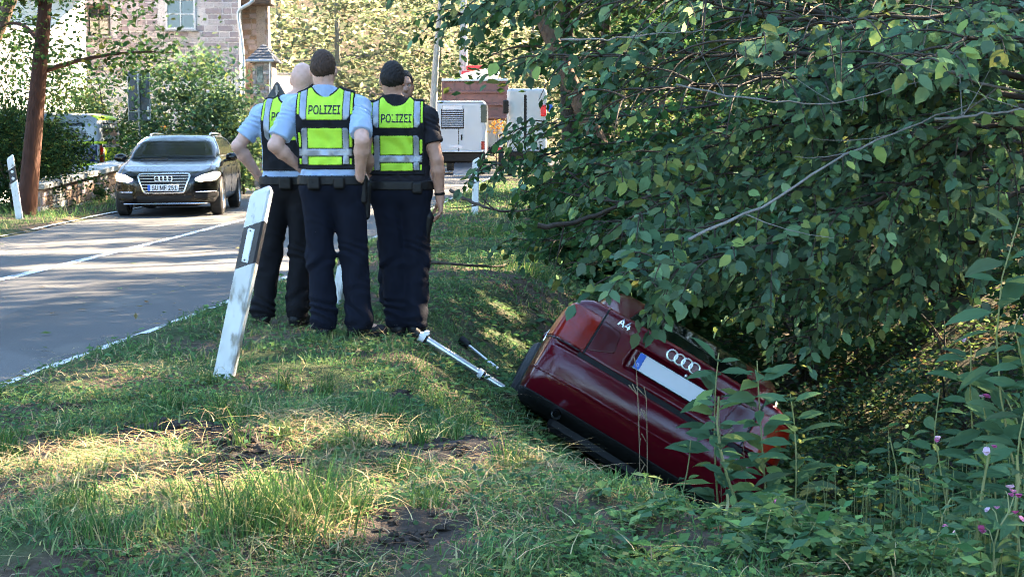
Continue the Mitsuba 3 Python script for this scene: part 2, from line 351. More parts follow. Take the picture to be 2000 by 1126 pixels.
mat('black_leather', proc(lambda p, n, uv: mix((0.004, 0.004, 0.0045), (0.011, 0.0105, 0.011), fbm(p.x * 60, p.y * 60, p.z * 60, 3))), 0.5, specular=.25)
mat('hair_brown', proc(lambda p, n, uv: mix((0.022, 0.012, 0.008), (0.075, 0.042, 0.028), noise(p.x * 260, p.y * 260, p.z * 50))), 0.75, specular=.25)
mat('hair_black', proc(lambda p, n, uv: mix((0.006, 0.005, 0.005), (0.028, 0.02, 0.017), noise(p.x * 260, p.y * 260, p.z * 50))), 0.75, specular=.25)
mat('eye_white', (0.35, 0.33, 0.31), 0.3); mat('eye_iris', (0.05, 0.03, 0.02), 0.2)
mat('steel', (0.62, 0.63, 0.65), 0.3, metallic=1.0)

def hand_prims(wr, d, w, n, curl, side=1.0):
    """wr wrist, d where the fingers point, w towards the thumb, n the way the fingers close; curl the bend per joint."""
    d, w, n = (np.asarray(a, float) / np.linalg.norm(a) for a in (d, w, n))
    P = [(wr, wr + d * .02, .027, .026, .02)]
    kn = []
    for i, (o, L) in enumerate(((.030, .088), (.010, .094), (-.011, .089), (-.030, .080))):
        k = wr + d * L + w * o
        P.append((wr + d * .022 + w * o * .6, k, .0155, .0125, .014)); kn.append(k)
    for i, (k, segs) in enumerate(zip(kn, ((.040, .025, .021), (.045, .028, .022), (.041, .026, .022), (.031, .021, .019)))):
        a = 0.25 + 0.05 * i; q = k; r = .0100 if i < 3 else .0088
        for j, L in enumerate(segs):
            a += curl[j] if hasattr(curl, '__len__') else curl
            e = q + (d * math.cos(a) + n * math.sin(a)) * L + w * .002 * (1.5 - i)
            P.append((q, e, r, r * .92, .005)); q = e; r *= .92
    t0 = wr + d * .025 + w * .024
    t1 = t0 + (d * .6 + w * .75 + n * .25) * .042; t2 = t1 + (d * .85 + w * .25 + n * .4) * .033; t3 = t2 + (d * .9 + n * .45) * .026
    P += [(t0, t1, .0165, .0125, .012), (t1, t2, .0122, .0108, .006), (t2, t3, .0108, .0092, .005)]
    return P

def person(loc, rz, scale, J, look):
    key = key_for('person')
    xf = M4(loc, rz, s=scale)
    V = lambda *a: np.array(a, float)
    hx = J.get('head', (0, 0)); hd = V(hx[0], .012 + hx[1], 1.715)
    hc = V(*J.get('hip', (0, 0)), 0)                       # shift of the hips
    ch = V(*J.get('chest', (0, 0)), 0)
    wd = J.get('girth', 1.0)
    torso = [(V(-.145, 0, 1.475) + ch, V(.145, 0, 1.475) + ch, .072, .072, .05), (V(-.095, .005, 1.35) + ch, V(.095, .005, 1.35) + ch, .112 * wd, .112 * wd, .06),
             (V(-.085, .0, 1.22) + (ch + hc) / 2, V(.085, .0, 1.22) + (ch + hc) / 2, .106 * wd, .106 * wd, .06), (V(-.075, .0, 1.10) + hc, V(.075, .0, 1.10) + hc, .108 * wd, .108 * wd, .06),
             (V(-.085, -.005, .98) + hc, V(.085, -.005, .98) + hc, .112 * wd, .112 * wd, .06),
             (V(0, -.012, 1.565) + ch, V(-.125, -.012, 1.49) + ch, .05, .05, .04), (V(0, -.012, 1.565) + ch, V(.125, -.012, 1.49) + ch, .05, .05, .04)]
    neck = [(V(0, -.012, 1.50) + ch, hd + V(0, -.02, -.07), .064, .057, .03)]
    arms, hands = [], []
    for s in ('l', 'r'):
        sh, el, wr = (np.array(q, float) for q in J[s + 'arm'])
        sg = -1 if s == 'l' else 1
        mid = el + (wr - el) * .28
        arms += [(V(sg * .15, 0, 1.475) + ch, sh, .066, .062, .04), (sh, sh + (el - sh) * .5, .060, .054, .03), (sh + (el - sh) * .5, el, .054, .043, .02), (el, mid, .043, .045, .02), (mid, wr, .045, .029, .02)]
        d, w, n, cu = J[s + 'hand']
        hands += hand_prims(wr, d, w, n, cu)
    legs, soles = [], []
    for s in ('l', 'r'):
        hp, kn, an = (np.array(q, float) for q in J[s + 'leg'])
        legs.append([(hp, kn, .088, .060, .05), (kn, kn + (an - kn) * .35 + V(0, -.015, 0), .058, .058, .03), (kn + (an - kn) * .35 + V(0, -.015, 0), an, .058, .040, .03)])
        toe = J[s + 'toe']; t = V(math.sin(toe), math.cos(toe), 0); up = an[2] - .09
        soles.append((an + V(0, 0, -.05) - t * .035, an + V(0, 0, -.055) + t * .15, an))
    head = lambda p: smin(ell(p, hd + V(0, -.004, .012), (.078, .098, .105)), ell(p, hd + V(0, .038, -.058), (.060, .062, .072)), .04)
    def face(p):
        d = head(p)
        d = smin(d, cone(p, hd + V(0, .088, .012), hd + V(0, .116, -.030), .011, .0155), .016)
        d = smin(d, cone(p, hd + V(-.032, .083, .026), hd + V(.032, .083, .026), .014, .014), .02)
        for s in (-1, 1):
            d = smin(d, ell(p, hd + V(s * .079, -.006, -.008), (.011, .021, .033)), .008)
            d = -smin(-d, ell(p, hd + V(s * .032, .100, .006), (.017, .012, .010)), .012)
        d = smin(d, cone(p, hd + V(-.016, .096, -.066), hd + V(.016, .096, -.066), .0085, .0085), .008)
        d = -smin(-d, cone(p, hd + V(-.02, .110, -.0605), hd + V(.02, .110, -.0605), .0025, .0025), .005)
        return smin(d, ell(p, hd + V(0, .086, -.098), (.024, .018, .018)), .02)
    def run(pr, p, d=None, sy=1.12):
        for a, b, ra, rb, k in pr:
            c = cone(p, a, b, ra, rb)
            d = c if d is None else smin(d, c, k)
        return d
    def flat(pr, p, d=None):                               # the trunk: less deep than the cones are thick
        for a, b, ra, rb, k in pr:
            c = cone(p, a, b, ra, rb, sy=1.18)
            d = c if d is None else smin(d, c, k)
        return d
    def trunk(p): return flat(torso, p)
    def body(p):
        d = smin(trunk(p), run(neck, p), .03); d = smin(d, face(p), .025)
        d = smin(d, run(arms[:5], p), .025); d = smin(d, run(arms[5:], p), .025)
        d = smin(d, run(hands[:len(hands) // 2], p), .012); d = smin(d, run(hands[len(hands) // 2:], p), .012)
        for L, so in zip(legs, soles):
            d = smin(d, run(L, p), .03); d = smin(d, cone(p, so[2], so[1], .038, .028), .03)
        return d
    lo = np.min([p for s in 'lr' for p in J[s + 'arm']] + [(-.28, -.22, 0)] + [so[1] for so in soles] + [so[0] for so in soles], axis=0) - .16
    hi = np.max([p for s in 'lr' for p in J[s + 'arm']] + [(.28, .2, 1.86)] + [so[1] for so in soles], axis=0) + .16
    lo[2] = -.02; hi[2] = 1.9
    put_ = lambda nm, fn, l, h, m, res=.009, parent=key: putn(nm, *nets(fn, l, h, res), m, parent, xf)
    put_('body', body, lo, hi, look['skin'], .0098)
    # hair
    if look.get('hair'):
        def hair(p):
            d = ell(p, hd + V(0, -.008, .030), (.0825, .103, .098))
            d = smin(d, ell(p, hd + V(0, -.036, .004), (.070, .078, .056)), .025)
            for s in (-1, 1): d = smax(d, -ell(p, hd + V(s * .092, .004, -.016), (.024, .036, .044)), .01)
            d = smax(d, -ell(p, hd + V(0, .085, -.010), (.068, .07, .080)), .02)
            return d + .0016 * np.sin(p[0] * 150 + 9 * np.sin(p[2] * 30)) * np.sin(p[1] * 90 + 5 * p[2]) + .004 * np.sin(p[0] * 34 + p[2] * 21) * np.sin(p[1] * 29 + 1.3)
        put_('hair', hair, hd - .16, hd + .16, look['hair'], .005)
    for s in (-1, 1):
        if look.get('face'):
            ey = put('eye', move(trimesh.creation.icosphere(2, .0125), M4(hd + V(s * .032, .080, .006))), 'eye_white', key, True, xf)
            put('iris', move(trimesh.creation.icosphere(1, .006), M4(hd + V(s * .032, .0885, .006))), 'eye_iris', ey, True, xf)
    # shirt: the trunk and the upper arms to the sleeve ends
    def shirt(p):
        d = trunk(p) - .010
        for i, s in enumerate('lr'):
            sh, el, wr = (np.array(q, float) for q in J[s + 'arm'])
            e = sh + (el - sh) * look.get('sleeve', .72); ax = (el - sh) / np.linalg.norm(el - sh)
            fold = .004 * np.sin((p[0] * 60 + p[2] * 85) + 5 * np.sin(p[2] * 23 + p[1] * 19))
            c = smin(cone(p, V((-1, 1)[i] * .15, 0, 1.475) + ch, sh, .076, .073), cone(p, sh, e + ax * .03, .073, .070), .03) + fold
            c = smax(c, (p[0] - e[0]) * ax[0] + (p[1] - e[1]) * ax[1] + (p[2] - e[2]) * ax[2], .008)
            d = smin(d, c, .03)
        d = smin(d, cone(p, V(0, -.014, 1.53) + ch, hd + V(0, -.022, -.095), .074, .070), .012)
        d = smax(d, p[2] - (hd[2] - .108 + .16 * np.maximum(-p[1], 0)), .01)
        d = d + .004 * np.sin(p[2] * 70 + 6 * np.sin(p[0] * 16) + 4 * p[1]) * np.clip((1.22 - p[2]) * 6, 0, 1)
        return smax(d, .99 - p[2], .01)
    put_('shirt', shirt, [lo[0], lo[1], .95], [hi[0], hi[1], 1.7], look['shirt'], .0122)
    # trousers
    def trousers(p):
        d = smax(flat(torso[3:5], p) - .016, p[2] - 1.04, .02)
        for L, so in zip(legs, soles):
            hp, kn, an = L[0][0], L[0][1], so[2]
            q = run([(hp, kn, .106, .088, .05), (kn, an + V(0, -.005, .03), .088, .082, .03), (an + V(0, -.005, .03), an + V(0, .01, -.035), .084, .080, .02)], p)
            w = np.exp(-((p[2] - kn[2]) / .10) ** 2) * .8 + np.exp(-((p[2] - .16) / .10) ** 2) * 1.3 + .25
            q = q + .0055 * w * np.sin(p[2] * 47 + 5 * np.sin(p[0] * 11 + p[2] * 9 + 3 * p[1]) + 26 * p[1] + 3 * np.sin(p[2] * 23 + hp[0] * 50)) + .004 * np.sin(p[0] * 38 + 4 * np.sin(p[2] * 7) + p[1] * 20)
            d = smin(d, q, .035)
        return smax(d, .055 - p[2], .01)
    put_('trousers', trousers, [lo[0], lo[1], .0], [hi[0], hi[1], 1.1], look['trousers'], .0145)
    def shell(off, z0, z1, name, m, parent=key, x=.3, fn=trunk, res=.0085):
        return put_(name, lambda p: smax(fn(p) - off, np.maximum(np.maximum(z0 - p[2], p[2] - z1), np.abs(p[0] - hc[0]) - x), .006), [hc[0] - x - .03, -.24, z0 - .03], [hc[0] + x + .03, .24, z1 + .03], m, res, parent)
    be = shell(.028, .985, 1.045, 'belt', 'black_leather')
    for (px, py, pz, sx, sy, sz) in look.get('pouches', ()):
        q = V(px, py, pz) + hc
        put_('pouch', lambda p: sbox(p, q, (sx / 2, sy / 2, sz / 2), .014), q - V(sx, sy, sz) * .5 - .03, q + V(sx, sy, sz) * .5 + .03, 'black_leather', .009, be)
    if 'holster' in look:
        a, b = (np.array(q, float) + hc for q in look['holster'])
        put_('holster', lambda p: smin(cone(p, a, b, .034, .022, 1.3), cone(p, a + V(0, .02, .03), a + V(0, .055, .02), .018, .014), .02), np.minimum(a, b) - .12, np.maximum(a, b) + .12, 'black_leather', .008, be)
    # boots
    for so in soles:
        def boot(p):
            d = smin(cone(p, so[2] + V(0, 0, .05), so[2] + V(0, 0, -.02), .058, .052), cone(p, so[0], so[1], .046, .042), .04)
            return smax(d, (so[2][2] - .09) + .0 - p[2], .008)
        bt = put_('boot', boot, np.minimum(so[0], so[1]) - .11, np.maximum(np.maximum(so[0], so[1]), so[2]) + .13, 'black_leather', .011)
        put_('sole', lambda p: smax(cone(p, so[0], so[1], .052, .048), np.abs(p[2] - so[2][2] + .082) - .014, .005), np.minimum(so[0], so[1]) - .1, np.maximum(so[0], so[1]) + .1, 'vest_black', .009, bt)
    # vest
    if look.get('vest', True):
        cx = ch[0]
        def arm_cut(p):                                    # the vest's outline: straight sides, round arm openings, open neck
            ax = np.abs(p[0] - cx)
            out = np.maximum(ax - (.186 - .035 * np.clip((1.40 - p[2]) * 0, 0, 1)), np.maximum(1.085 - p[2], p[2] - 1.66))
            nk = np.sqrt((ax * 1.0) ** 2 + ((p[2] - 1.655) * .85) ** 2) - .088
            return smax(out, -nk, .01)
        cloth = lambda p: smin(trunk(p), run([(V(-.11, 0, 1.40) + ch, V(.11, 0, 1.40) + ch, .115, .115, .05)], p), .05) + .0042 * np.sin(p[2] * 34 + 5 * np.sin(p[0] * 15 + hc[0] * 40) + p[0] * 12) + .003 * np.sin(p[0] * 46 + 3 * np.sin(p[2] * 19))
        vk = put_('vest', lambda p: smax(cloth(p) - .024, arm_cut(p), .008), [cx - .22, -.24, 1.05], [cx + .22, .24, 1.68], 'vest_black', .009)
        def panel(nm, m, x0, x1, z0, z1, off, cham=0.0, side=0):
            def fn(p):
                x = p[0] - cx
                r = np.maximum(np.maximum(x0 - x, x - x1), np.maximum(z0 - p[2], p[2] - z1))
                if cham:
                    r = np.maximum(r, (np.abs(x) - .175 + (z0 + .045 - p[2]) * .8) * .75) if cham > 0 else np.maximum(r, (np.abs(x) - .172 + (p[2] - z1 + .04) * .8) * .75)
                nk = np.sqrt(x ** 2 + ((p[2] - 1.655) * .85) ** 2) - .097
                return smax(smax(cloth(p) - off, r, .003), np.maximum(-nk, np.abs(x) - .178), .004)
            return put_(nm, fn, [cx + x0 - .02, -.25, z0 - .02], [cx + x1 + .02, .25, z1 + .02], m, .0078, vk)
        low = look.get('vest_low', 0)
        panel('yellow_panel', 'vest_yellow', -.113, .113, 1.395 - low, 1.60, .029)
        for s in (-1, 1):
            x0, x1 = sorted((s * .116, s * .158)); panel('reflective_strip', 'vest_reflex', x0, x1, 1.395 - low, 1.60, .030, 1)
            x0, x1 = sorted((s * .161, s * .176)); panel('yellow_edge', 'vest_yellow', x0, x1, 1.43, 1.60, .029)
            if low: continue
            x0, x1 = sorted((s * .112, s * .150)); panel('reflective_strip', 'vest_reflex', x0, x1, 1.115, 1.345, .030, -1)
            x0, x1 = sorted((s * .153, s * .172)); panel('yellow_edge', 'vest_yellow', x0, x1, 1.225, 1.32, .029)
            x0, x1 = sorted((s * .153, s * .168)); panel('yellow_edge', 'vest_yellow', x0, x1, 1.115, 1.155, .029)
        if not low:
            panel('yellow_panel', 'vest_yellow', -.109, .109, 1.218, 1.345, .029)
            panel('reflective_band', 'vest_reflex', -.170, .170, 1.168, 1.214, .0315)
            panel('yellow_panel', 'vest_yellow', -.107, .107, 1.112, 1.164, .029)
        lv, lf = text('POLIZEI', .054, .004, True)
        lv[:, 0] *= .92
        wx = lv[:, 0] * (.200 / (lv[:, 0].max() - lv[:, 0].min()))
        z = 1.432 + lv[:, 2]
        front = lv[:, 1] < lv[:, 1].mean()
        me = trimesh.Trimesh(np.stack([wx + cx, lv[:, 1], z], 1), lf, process=False)
        tv = np.array(me.vertices); dep = tv[:, 1] - tv[:, 1].min()
        sv = onto(lambda p: cloth(p) - .0295, tv, 1, (-.26, 0.0))
        sv[:, 1] += dep - .0025
        put('lettering', (sv, lf), 'vest_letter', vk, xf=xf)
        for s in (-1, 1):
            q = V(s * .135, -.01, 1.555) + ch
            put_('epaulette', lambda p: smax(np.abs(cloth(p) - .030) - .006, np.maximum(np.abs(p[0] - q[0]) - .05, np.abs(p[1] - q[1]) - .028), .006), q - .1, q + .1, 'vest_black', .007)
    if 'watch' in look:
        el, wr = (np.array(q, float) for q in J['rarm'][1:]); a = wr + (el - wr) * .10; b = wr + (el - wr) * .17
        put('watch', tube([a, b], [.036, .036], 14), 'black_leather', key, xf=xf)
    return key

def ground_at(x, y): return float(ground_z(np.array([x]), np.array([y]))[0])
hip_l = lambda z=.95, w=.092: (-w, 0, z)
AK = 1.0
OF = []
# middle officer: both hands on the hips, one foot turned out
y = 9.5; x0 = (650 - 1000) / FOC * y
OF.append(person((x0, y, ground_at(x0, y)), 0.0, 1.82 / 1.83, dict(head=(-.050, -.01), chest=(-.03, 0), hip=(0.0, 0),
    larm=[(-.235, .0, 1.475), (-.350, -.10, 1.235), (-.205, .075, 1.085)], lhand=[(.75, .55, -.35), (.1, .6, .6), (.6, .5, -.5), (.25, .3, .2)],
    rarm=[(.175, .0, 1.475), (.215, -.225, 1.265), (.185, -.085, 1.035)], rhand=[(-.25, .75, -.45), (-.5, .1, .8), (-.8, .2, -.2), (.2, .3, .2)],
    lleg=[(-.095, 0, .94), (-.085, .01, .51), (-.062, -.01, .09)], rleg=[(.10, 0, .94), (.135, .015, .51), (.165, -.02, .09)], ltoe=-.1, rtoe=1.15, girth=1.0),
    dict(skin='skin_light', hair='hair_brown', shirt='blue_shirt', trousers='navy_trousers', sleeve=.80,
         pouches=[(-.16, -.03, .985, .05, .10, .10), (-.10, -.135, 1.0, .08, .05, .09), (.06, -.145, 1.0, .07, .05, .08), (.195, .0, .95, .06, .12, .17)], holster=((.215, .03, .97), (.215, .02, .78)))))
# bald officer, partly behind him
y = 10.05; x0 = (556 - 1000) / FOC * y
OF.append(person((x0, y, ground_at(x0, y)), -.12, 1.765 / 1.83, dict(head=(.135, .02), chest=(.055, 0), hip=(.05, 0),
    larm=[(-.155, .0, 1.465), (-.315, -.05, 1.255), (-.215, .12, 1.035)], lhand=[(.45, .6, -.5), (.1, .6, .6), (.7, .4, -.3), (.2, .3, .2)],
    rarm=[(.26, .0, 1.47), (.36, -.05, 1.22), (.25, .13, 1.06)], rhand=[(-.7, .5, -.4), (-.1, .5, .6), (-.6, .5, -.3), (.3, .3, .2)],
    lleg=[(-.05, 0, .94), (-.115, .02, .52), (-.160, -.03, .09)], rleg=[(.14, 0, .94), (.115, .015, .51), (.085, -.02, .09)], ltoe=-.35, rtoe=.1, girth=1.03),
    dict(skin='skin_light', hair=None, shirt='blue_shirt', trousers='black_trousers', sleeve=.70, vest_low=.10, pouches=[(-.14, -.05, 1.0, .06, .10, .11), (.0, -.14, 1.0, .09, .05, .09)])))
# officer in the black shirt, his arm hanging down
y = 9.75; x0 = (786 - 1000) / FOC * y
OF.append(person((x0, y, ground_at(x0, y)), 0.02, 1.78 / 1.83, dict(head=(-.060, -.01), chest=(-.030, 0), hip=(-.015, 0),
    larm=[(-.225, .0, 1.465), (-.245, -.17, 1.24), (-.185, .04, 1.045)], lhand=[(.15, .75, -.45), (.5, .1, .8), (.8, .2, -.2), (.2, .3, .2)],
    rarm=[(.165, -.01, 1.465), (.235, -.055, 1.185), (.255, -.02, .925)], rhand=[(.03, .10, -1), (-.25, 1, .05), (-1, -.15, -.1), (.28, .35, .25)],
    lleg=[(-.10, 0, .94), (-.065, .01, .51), (-.035, -.01, .09)], rleg=[(.085, 0, .94), (.095, .015, .51), (.085, -.02, .09)], ltoe=-.15, rtoe=.15, girth=1.06),
    dict(skin='skin_tan', hair='hair_black', shirt='black_shirt', trousers='navy_trousers', sleeve=.62, watch=True,
         pouches=[(-.19, .0, .97, .05, .12, .12), (.12, -.12, 1.0, .07, .06, .08)], holster=((.195, -.03, .80), (.165, -.02, .62)))))
# officer behind him, facing this way
y = 10.9; x0 = (783 - 1000) / FOC * y
OF.append(person((x0, y, ground_at(x0, y)), math.pi + .30, 1.74 / 1.83, dict(head=(-.015, .02),
    larm=[(-.20, .0, 1.47), (-.25, -.10, 1.20), (-.22, .06, .97)], lhand=[(.1, .3, -.9), (.2, .9, .1), (.9, -.1, 0), (.3, .35, .25)],
    rarm=[(.20, .0, 1.47), (.25, -.08, 1.19), (.23, .06, .96)], rhand=[(-.1, .3, -.9), (-.2, .9, .1), (-.9, -.1, 0), (.3, .35, .25)],
    lleg=[(-.09, 0, .94), (-.09, .01, .51), (-.09, -.01, .09)], rleg=[(.09, 0, .94), (.09, .015, .51), (.09, -.02, .09)], ltoe=-.15, rtoe=.15),
    dict(skin='skin_dark', hair='hair_black', shirt='black_shirt', trousers='navy_trousers', sleeve=.62, vest=False, face=True, pouches=[])))
for k, t in zip(OF, ('person with brown hair in pale blue shirt and yellow vest, both hands on the hips', 'bald person in pale blue shirt with one elbow out, beside the leaning roadside post',
                     'dark-haired person in black shirt and yellow vest, one arm hanging down', 'dark-haired person facing this way, mostly hidden by the one in the black shirt')):
    tag(k, t, 'person', 'people in police vests on the verge' if 'vest' in t or 'bald' in t else None)
# ---------------------------------------------------------------- the two cars
import shapely
from shapely.geometry import Polygon, LineString
from scipy.interpolate import RectBivariateSpline
class Outline:
    """Signed distance to a drawn outline with rounded corners, smooth enough to shape sheet metal."""
    def __init__(self, pts, r=.05, cell=.02, mirror=False):
        pts = [tuple(q) for q in pts]
        if mirror: pts = pts + [(-a, b) for a, b in pts[::-1]]
        pg = Polygon(pts).buffer(0); pg = pg.buffer(-r).buffer(2 * r).buffer(-r)
        x0, y0, x1, y1 = pg.bounds; m = .45
        gx, gy = np.arange(x0 - m, x1 + m, cell), np.arange(y0 - m, y1 + m, cell)
        X, Y = np.meshgrid(gx, gy, indexing='ij')
        d = shapely.distance(shapely.points(X.ravel(), Y.ravel()), pg.exterior)
        d = np.where(shapely.contains_xy(pg, X.ravel(), Y.ravel()), -d, d).reshape(X.shape)
        from scipy.ndimage import gaussian_filter
        self.f = RectBivariateSpline(gx, gy, gaussian_filter(d, 1.0)); self.b = (gx[0], gx[-1], gy[0], gy[-1])
    def __call__(self, a, b):
        return self.f.ev(np.clip(a, self.b[0], self.b[1]), np.clip(b, self.b[2], self.b[3]))
def gloss(name, color, alpha=.02):
    scene[name] = {'type': 'twosided', 'bsdf': {'type': 'roughplastic', 'diffuse_reflectance': color if isinstance(color, dict) else {'type': 'rgb', 'value': list(color)}, 'alpha': alpha, 'int_ior': 1.5, 'nonlinear': True}}
def paint(name, a, b, flake=0.5, rough=0.35):
    gloss(name, proc(lambda p, n, uv: mix(a, b, 0.5 * noise(p.x * 900, p.y * 900, p.z * 900) + .5 * fbm(p.x * 3, p.y * 3, p.z * 3, 3))), .035)
paint('red_paint', (0.13, 0.003, 0.012), (0.19, 0.005, 0.020), .35)
paint('black_paint', (0.0025, 0.0025, 0.003), (0.005, 0.005, 0.006), .0, .2)
gloss('car_glass', (0.003, 0.004, 0.005), .01)
mat('chrome', (0.78, 0.79, 0.80), 0.12, metallic=1.0)
mat('dull_chrome', (0.55, 0.56, 0.58), 0.3, metallic=1.0)
mat('black_plastic', proc(lambda p, n, uv: mix((0.006, 0.006, 0.0065), (0.015, 0.0145, 0.014), fbm(p.x * 30, p.y * 30, p.z * 30, 3))), 0.6, specular=.25)
mat('tyre_rubber', proc(lambda p, n, uv: mix((0.010, 0.010, 0.011), (0.030, 0.028, 0.026), fbm(p.x * 22, p.y * 22, p.z * 22, 3))), 0.8)
mat('rim_metal', (0.42, 0.43, 0.45), 0.35, metallic=.9)
gloss('tail_lens', proc(lambda p, n, uv: mix((0.22, 0.008, 0.005), (0.46, 0.03, 0.01), fbm(p.x * 9, p.y * 9, p.z * 9, 2))), .02)
gloss('tail_lens_dark', (0.12, 0.005, 0.008), .02)
mat('plate_white', (0.55, 0.56, 0.58), 0.4); mat('plate_blue', (0.015, 0.09, 0.42), 0.4); mat('plate_letter', (0.012, 0.012, 0.015), 0.5)
mat('lamp_glass', (0.8, 0.8, 0.78), 0.1)

def wheel_parts(wk, R, W, xf, spokes=5):
    """Local axis along x, outer side towards +x."""
    r = R * .68
    put('tyre', lathe([(-W / 2 + .02, r), (-W / 2, r + .03), (-W / 2 + .012, R - .025), (-W / 2 + .035, R), (W / 2 - .035, R), (W / 2 - .012, R - .025), (W / 2, r + .03), (W / 2 - .02, r)], 40), 'tyre_rubber', wk, 35, xf)
    parts = [lathe([(-W / 2 + .02, r), (0, r - .02), (W / 2 - .035, r - .012), (W / 2 - .012, r + .004), (W / 2 - .02, r + .008)], 40), lathe([(.0, .001), (W / 2 - .03, .002), (W / 2 - .03, .045), (W / 2 - .05, .06), (.0, .07)], 24)]
    for i in range(spokes):
        a = i * 2 * math.pi / spokes
        for da in (-.13, .13):
            b = box((W / 2 - .045, 0, (r + .03) / 2), (.022, .034, r - .03), .006)
            ca, sa = math.cos(a + da), math.sin(a + da)
            m = np.eye(4); m[:3, :3] = [[1, 0, 0], [0, ca, -sa], [0, sa, ca]]
            parts.append(move(b, m))
    put('rim', cat(parts), 'rim_metal', wk, 35, xf)
    put('brake_disc', lathe([(-.02, .02), (-.02, r * .72), (.0, r * .72), (.0, .02)], 24), 'dull_chrome', wk, 35, xf)

def car(label, xf, S):
    key = key_for('car')
    side, plan, sect = Outline(S['side'], .05), Outline(S['plan'], .08, mirror=True), Outline(S['sect'], .07, mirror=True)
    cside, csect, cplan = Outline(S['cside'], .09), Outline(S['csect'], .10, mirror=True), Outline(S['cplan'], .08, mirror=True)
    R = S['R']
    def lower(p):
        d = smax(side(p[1], p[2]), plan(p[0], p[1]), .16)
        return smax(d, sect(p[0], p[2]), .10)
    def cabin(p): return smax(smax(cside(p[1], p[2]), csect(p[0], p[2]), .12), cplan(p[0], p[1]), .12)
    def skin(p): return smin(lower(p), cabin(p), .05)
    def shape(p):
        d = skin(p)
        for wy in S['wy']:
            a = np.sqrt((p[1] - wy) ** 2 + (p[2] - R) ** 2) - (R + .045)
            d = smax(d, -smax(a, .50 - np.abs(p[0]), .01), .012)
        for fn in S.get('cuts', ()): d = smax(d, -fn(p), .014)
        return d
    lo, hi = np.array([-S['W'] - .06, -.08, .08]), np.array([S['W'] + .06, S['L'] + .08, S['H'] + .06])
    putn('body', *nets(shape, lo, hi, S['res']), S['paint'], key, xf)
    def patch(name, region, lo, hi, off, m, parent=key, res=None, depth=.03, fn=None):
        g = fn or skin
        return putn(name, *nets(lambda p: smax(smax(g(p) - off, region(p), .004), -(g(p) + depth), .004), lo, hi, res or S['res'] * .7), m, parent, xf)
    # windows
    wn = S['windows']
    for nm, poly, sgn in wn['side']:
        o = Outline(poly, .02, .015)
        for s in (-1, 1):
            q = np.array(poly)
            patch(nm, lambda p: smax(o(p[1], p[2]), .3 - s * p[0], .01), [min(s * .3, s * S['W']), q[:, 0].min() - .05, q[:, 1].min() - .05], [max(s * .3, s * S['W']), q[:, 0].max() + .05, q[:, 1].max() + .05], .004, 'car_glass', res=S['res'] * .9, fn=cabin)
            if nm == 'side_window': put('window_trim', cat([tube(np.c_[onto(cabin, np.c_[np.full(24, 0.), np.linspace(q[:, 0].min(), q[:, 0].max(), 24), np.full(24, q[:, 1].min() - .006) if k == 0 else np.interp(np.linspace(q[:, 0].min(), q[:, 0].max(), 24), *S['trim'])], 0, (s * 1.1, 0), .006)], .009, 6) for k in (0, 1)]), 'dull_chrome', key, 40, xf)
    for nm, y0, y1, z0, z1, hx in wn['ends']:
        patch(nm, lambda p: np.maximum(np.maximum(np.abs(p[0]) - (hx + .25 * (z1 - p[2])), np.maximum(y0 - p[1], p[1] - y1)), np.maximum(z0 - p[2], p[2] - z1)), [-1, y0 - .05, z0 - .05], [1, y1 + .05, z1 + .05], .004, 'car_glass', res=S['res'] * .9, fn=cabin)
    # wheels
    for i, wy in enumerate(S['wy']):
        for s in (-1, 1):
            wk = key_for('wheel', key)
            pose = S.get('wheel_pose', {}).get((i, s))
            lm = pose if pose is not None else M4((s * S['track'], wy, R))
            if s < 0: lm = lm @ M4(rz=math.pi)
            wheel_parts(wk, R, .225, xf @ lm)
    put('underbody', box((0, S['L'] / 2, .23), (1.1, S['L'] - .5, .12), .03), 'black_plastic', key, xf=xf)
    # mirrors
    for s in (-1, 1):
        mk = putn('mirror', *nets(lambda p: smax(smin(ell(p, (s * (S['W'] + .06), S['my'], S['mz']), (.115, .07, .075)), cone(p, (s * (S['W'] - .10), S['my'] + .03, S['mz'] - .08), (s * (S['W'] + .02), S['my'] + .02, S['mz'] - .04), .025, .025), .03), (S['my'] - .045) - p[1], .01), [min(s * .75, s * 1.2), S['my'] - .12, S['mz'] - .2], [max(s * .75, s * 1.2), S['my'] + .12, S['mz'] + .12], .012), S['paint'], key, xf)
        put('glass', box((s * (S['W'] + .06), S['my'] - .052, S['mz'] + .005), (.18, .006, .11), .003), 'chrome', mk, xf=xf)
    def seam(pts, axis, span, w=.005, name='seam', off=.001):
        p3 = onto(skin, np.array(pts, float), axis, span, off)
        put(name, tube(p3, w, 5), 'black_plastic', key, 60, xf)
    for s in (-1, 1):
        for yv in S['doors']:
            n = 22; seam(np.c_[np.zeros(n), np.full(n, yv), np.linspace(.33, S['belt'] - .02, n)], 0, (s * 1.1, 0))
        for yv in S['handles']:
            h = onto(skin, np.c_[np.zeros(9), np.linspace(yv - .10, yv + .10, 9), np.full(9, .84)], 0, (s * 1.1, 0), .012)
            put('door_handle', tube(h, .014, 8), S['paint'], key, 40, xf)
    tag(key, label, 'car')
    return key, patch, skin, seam

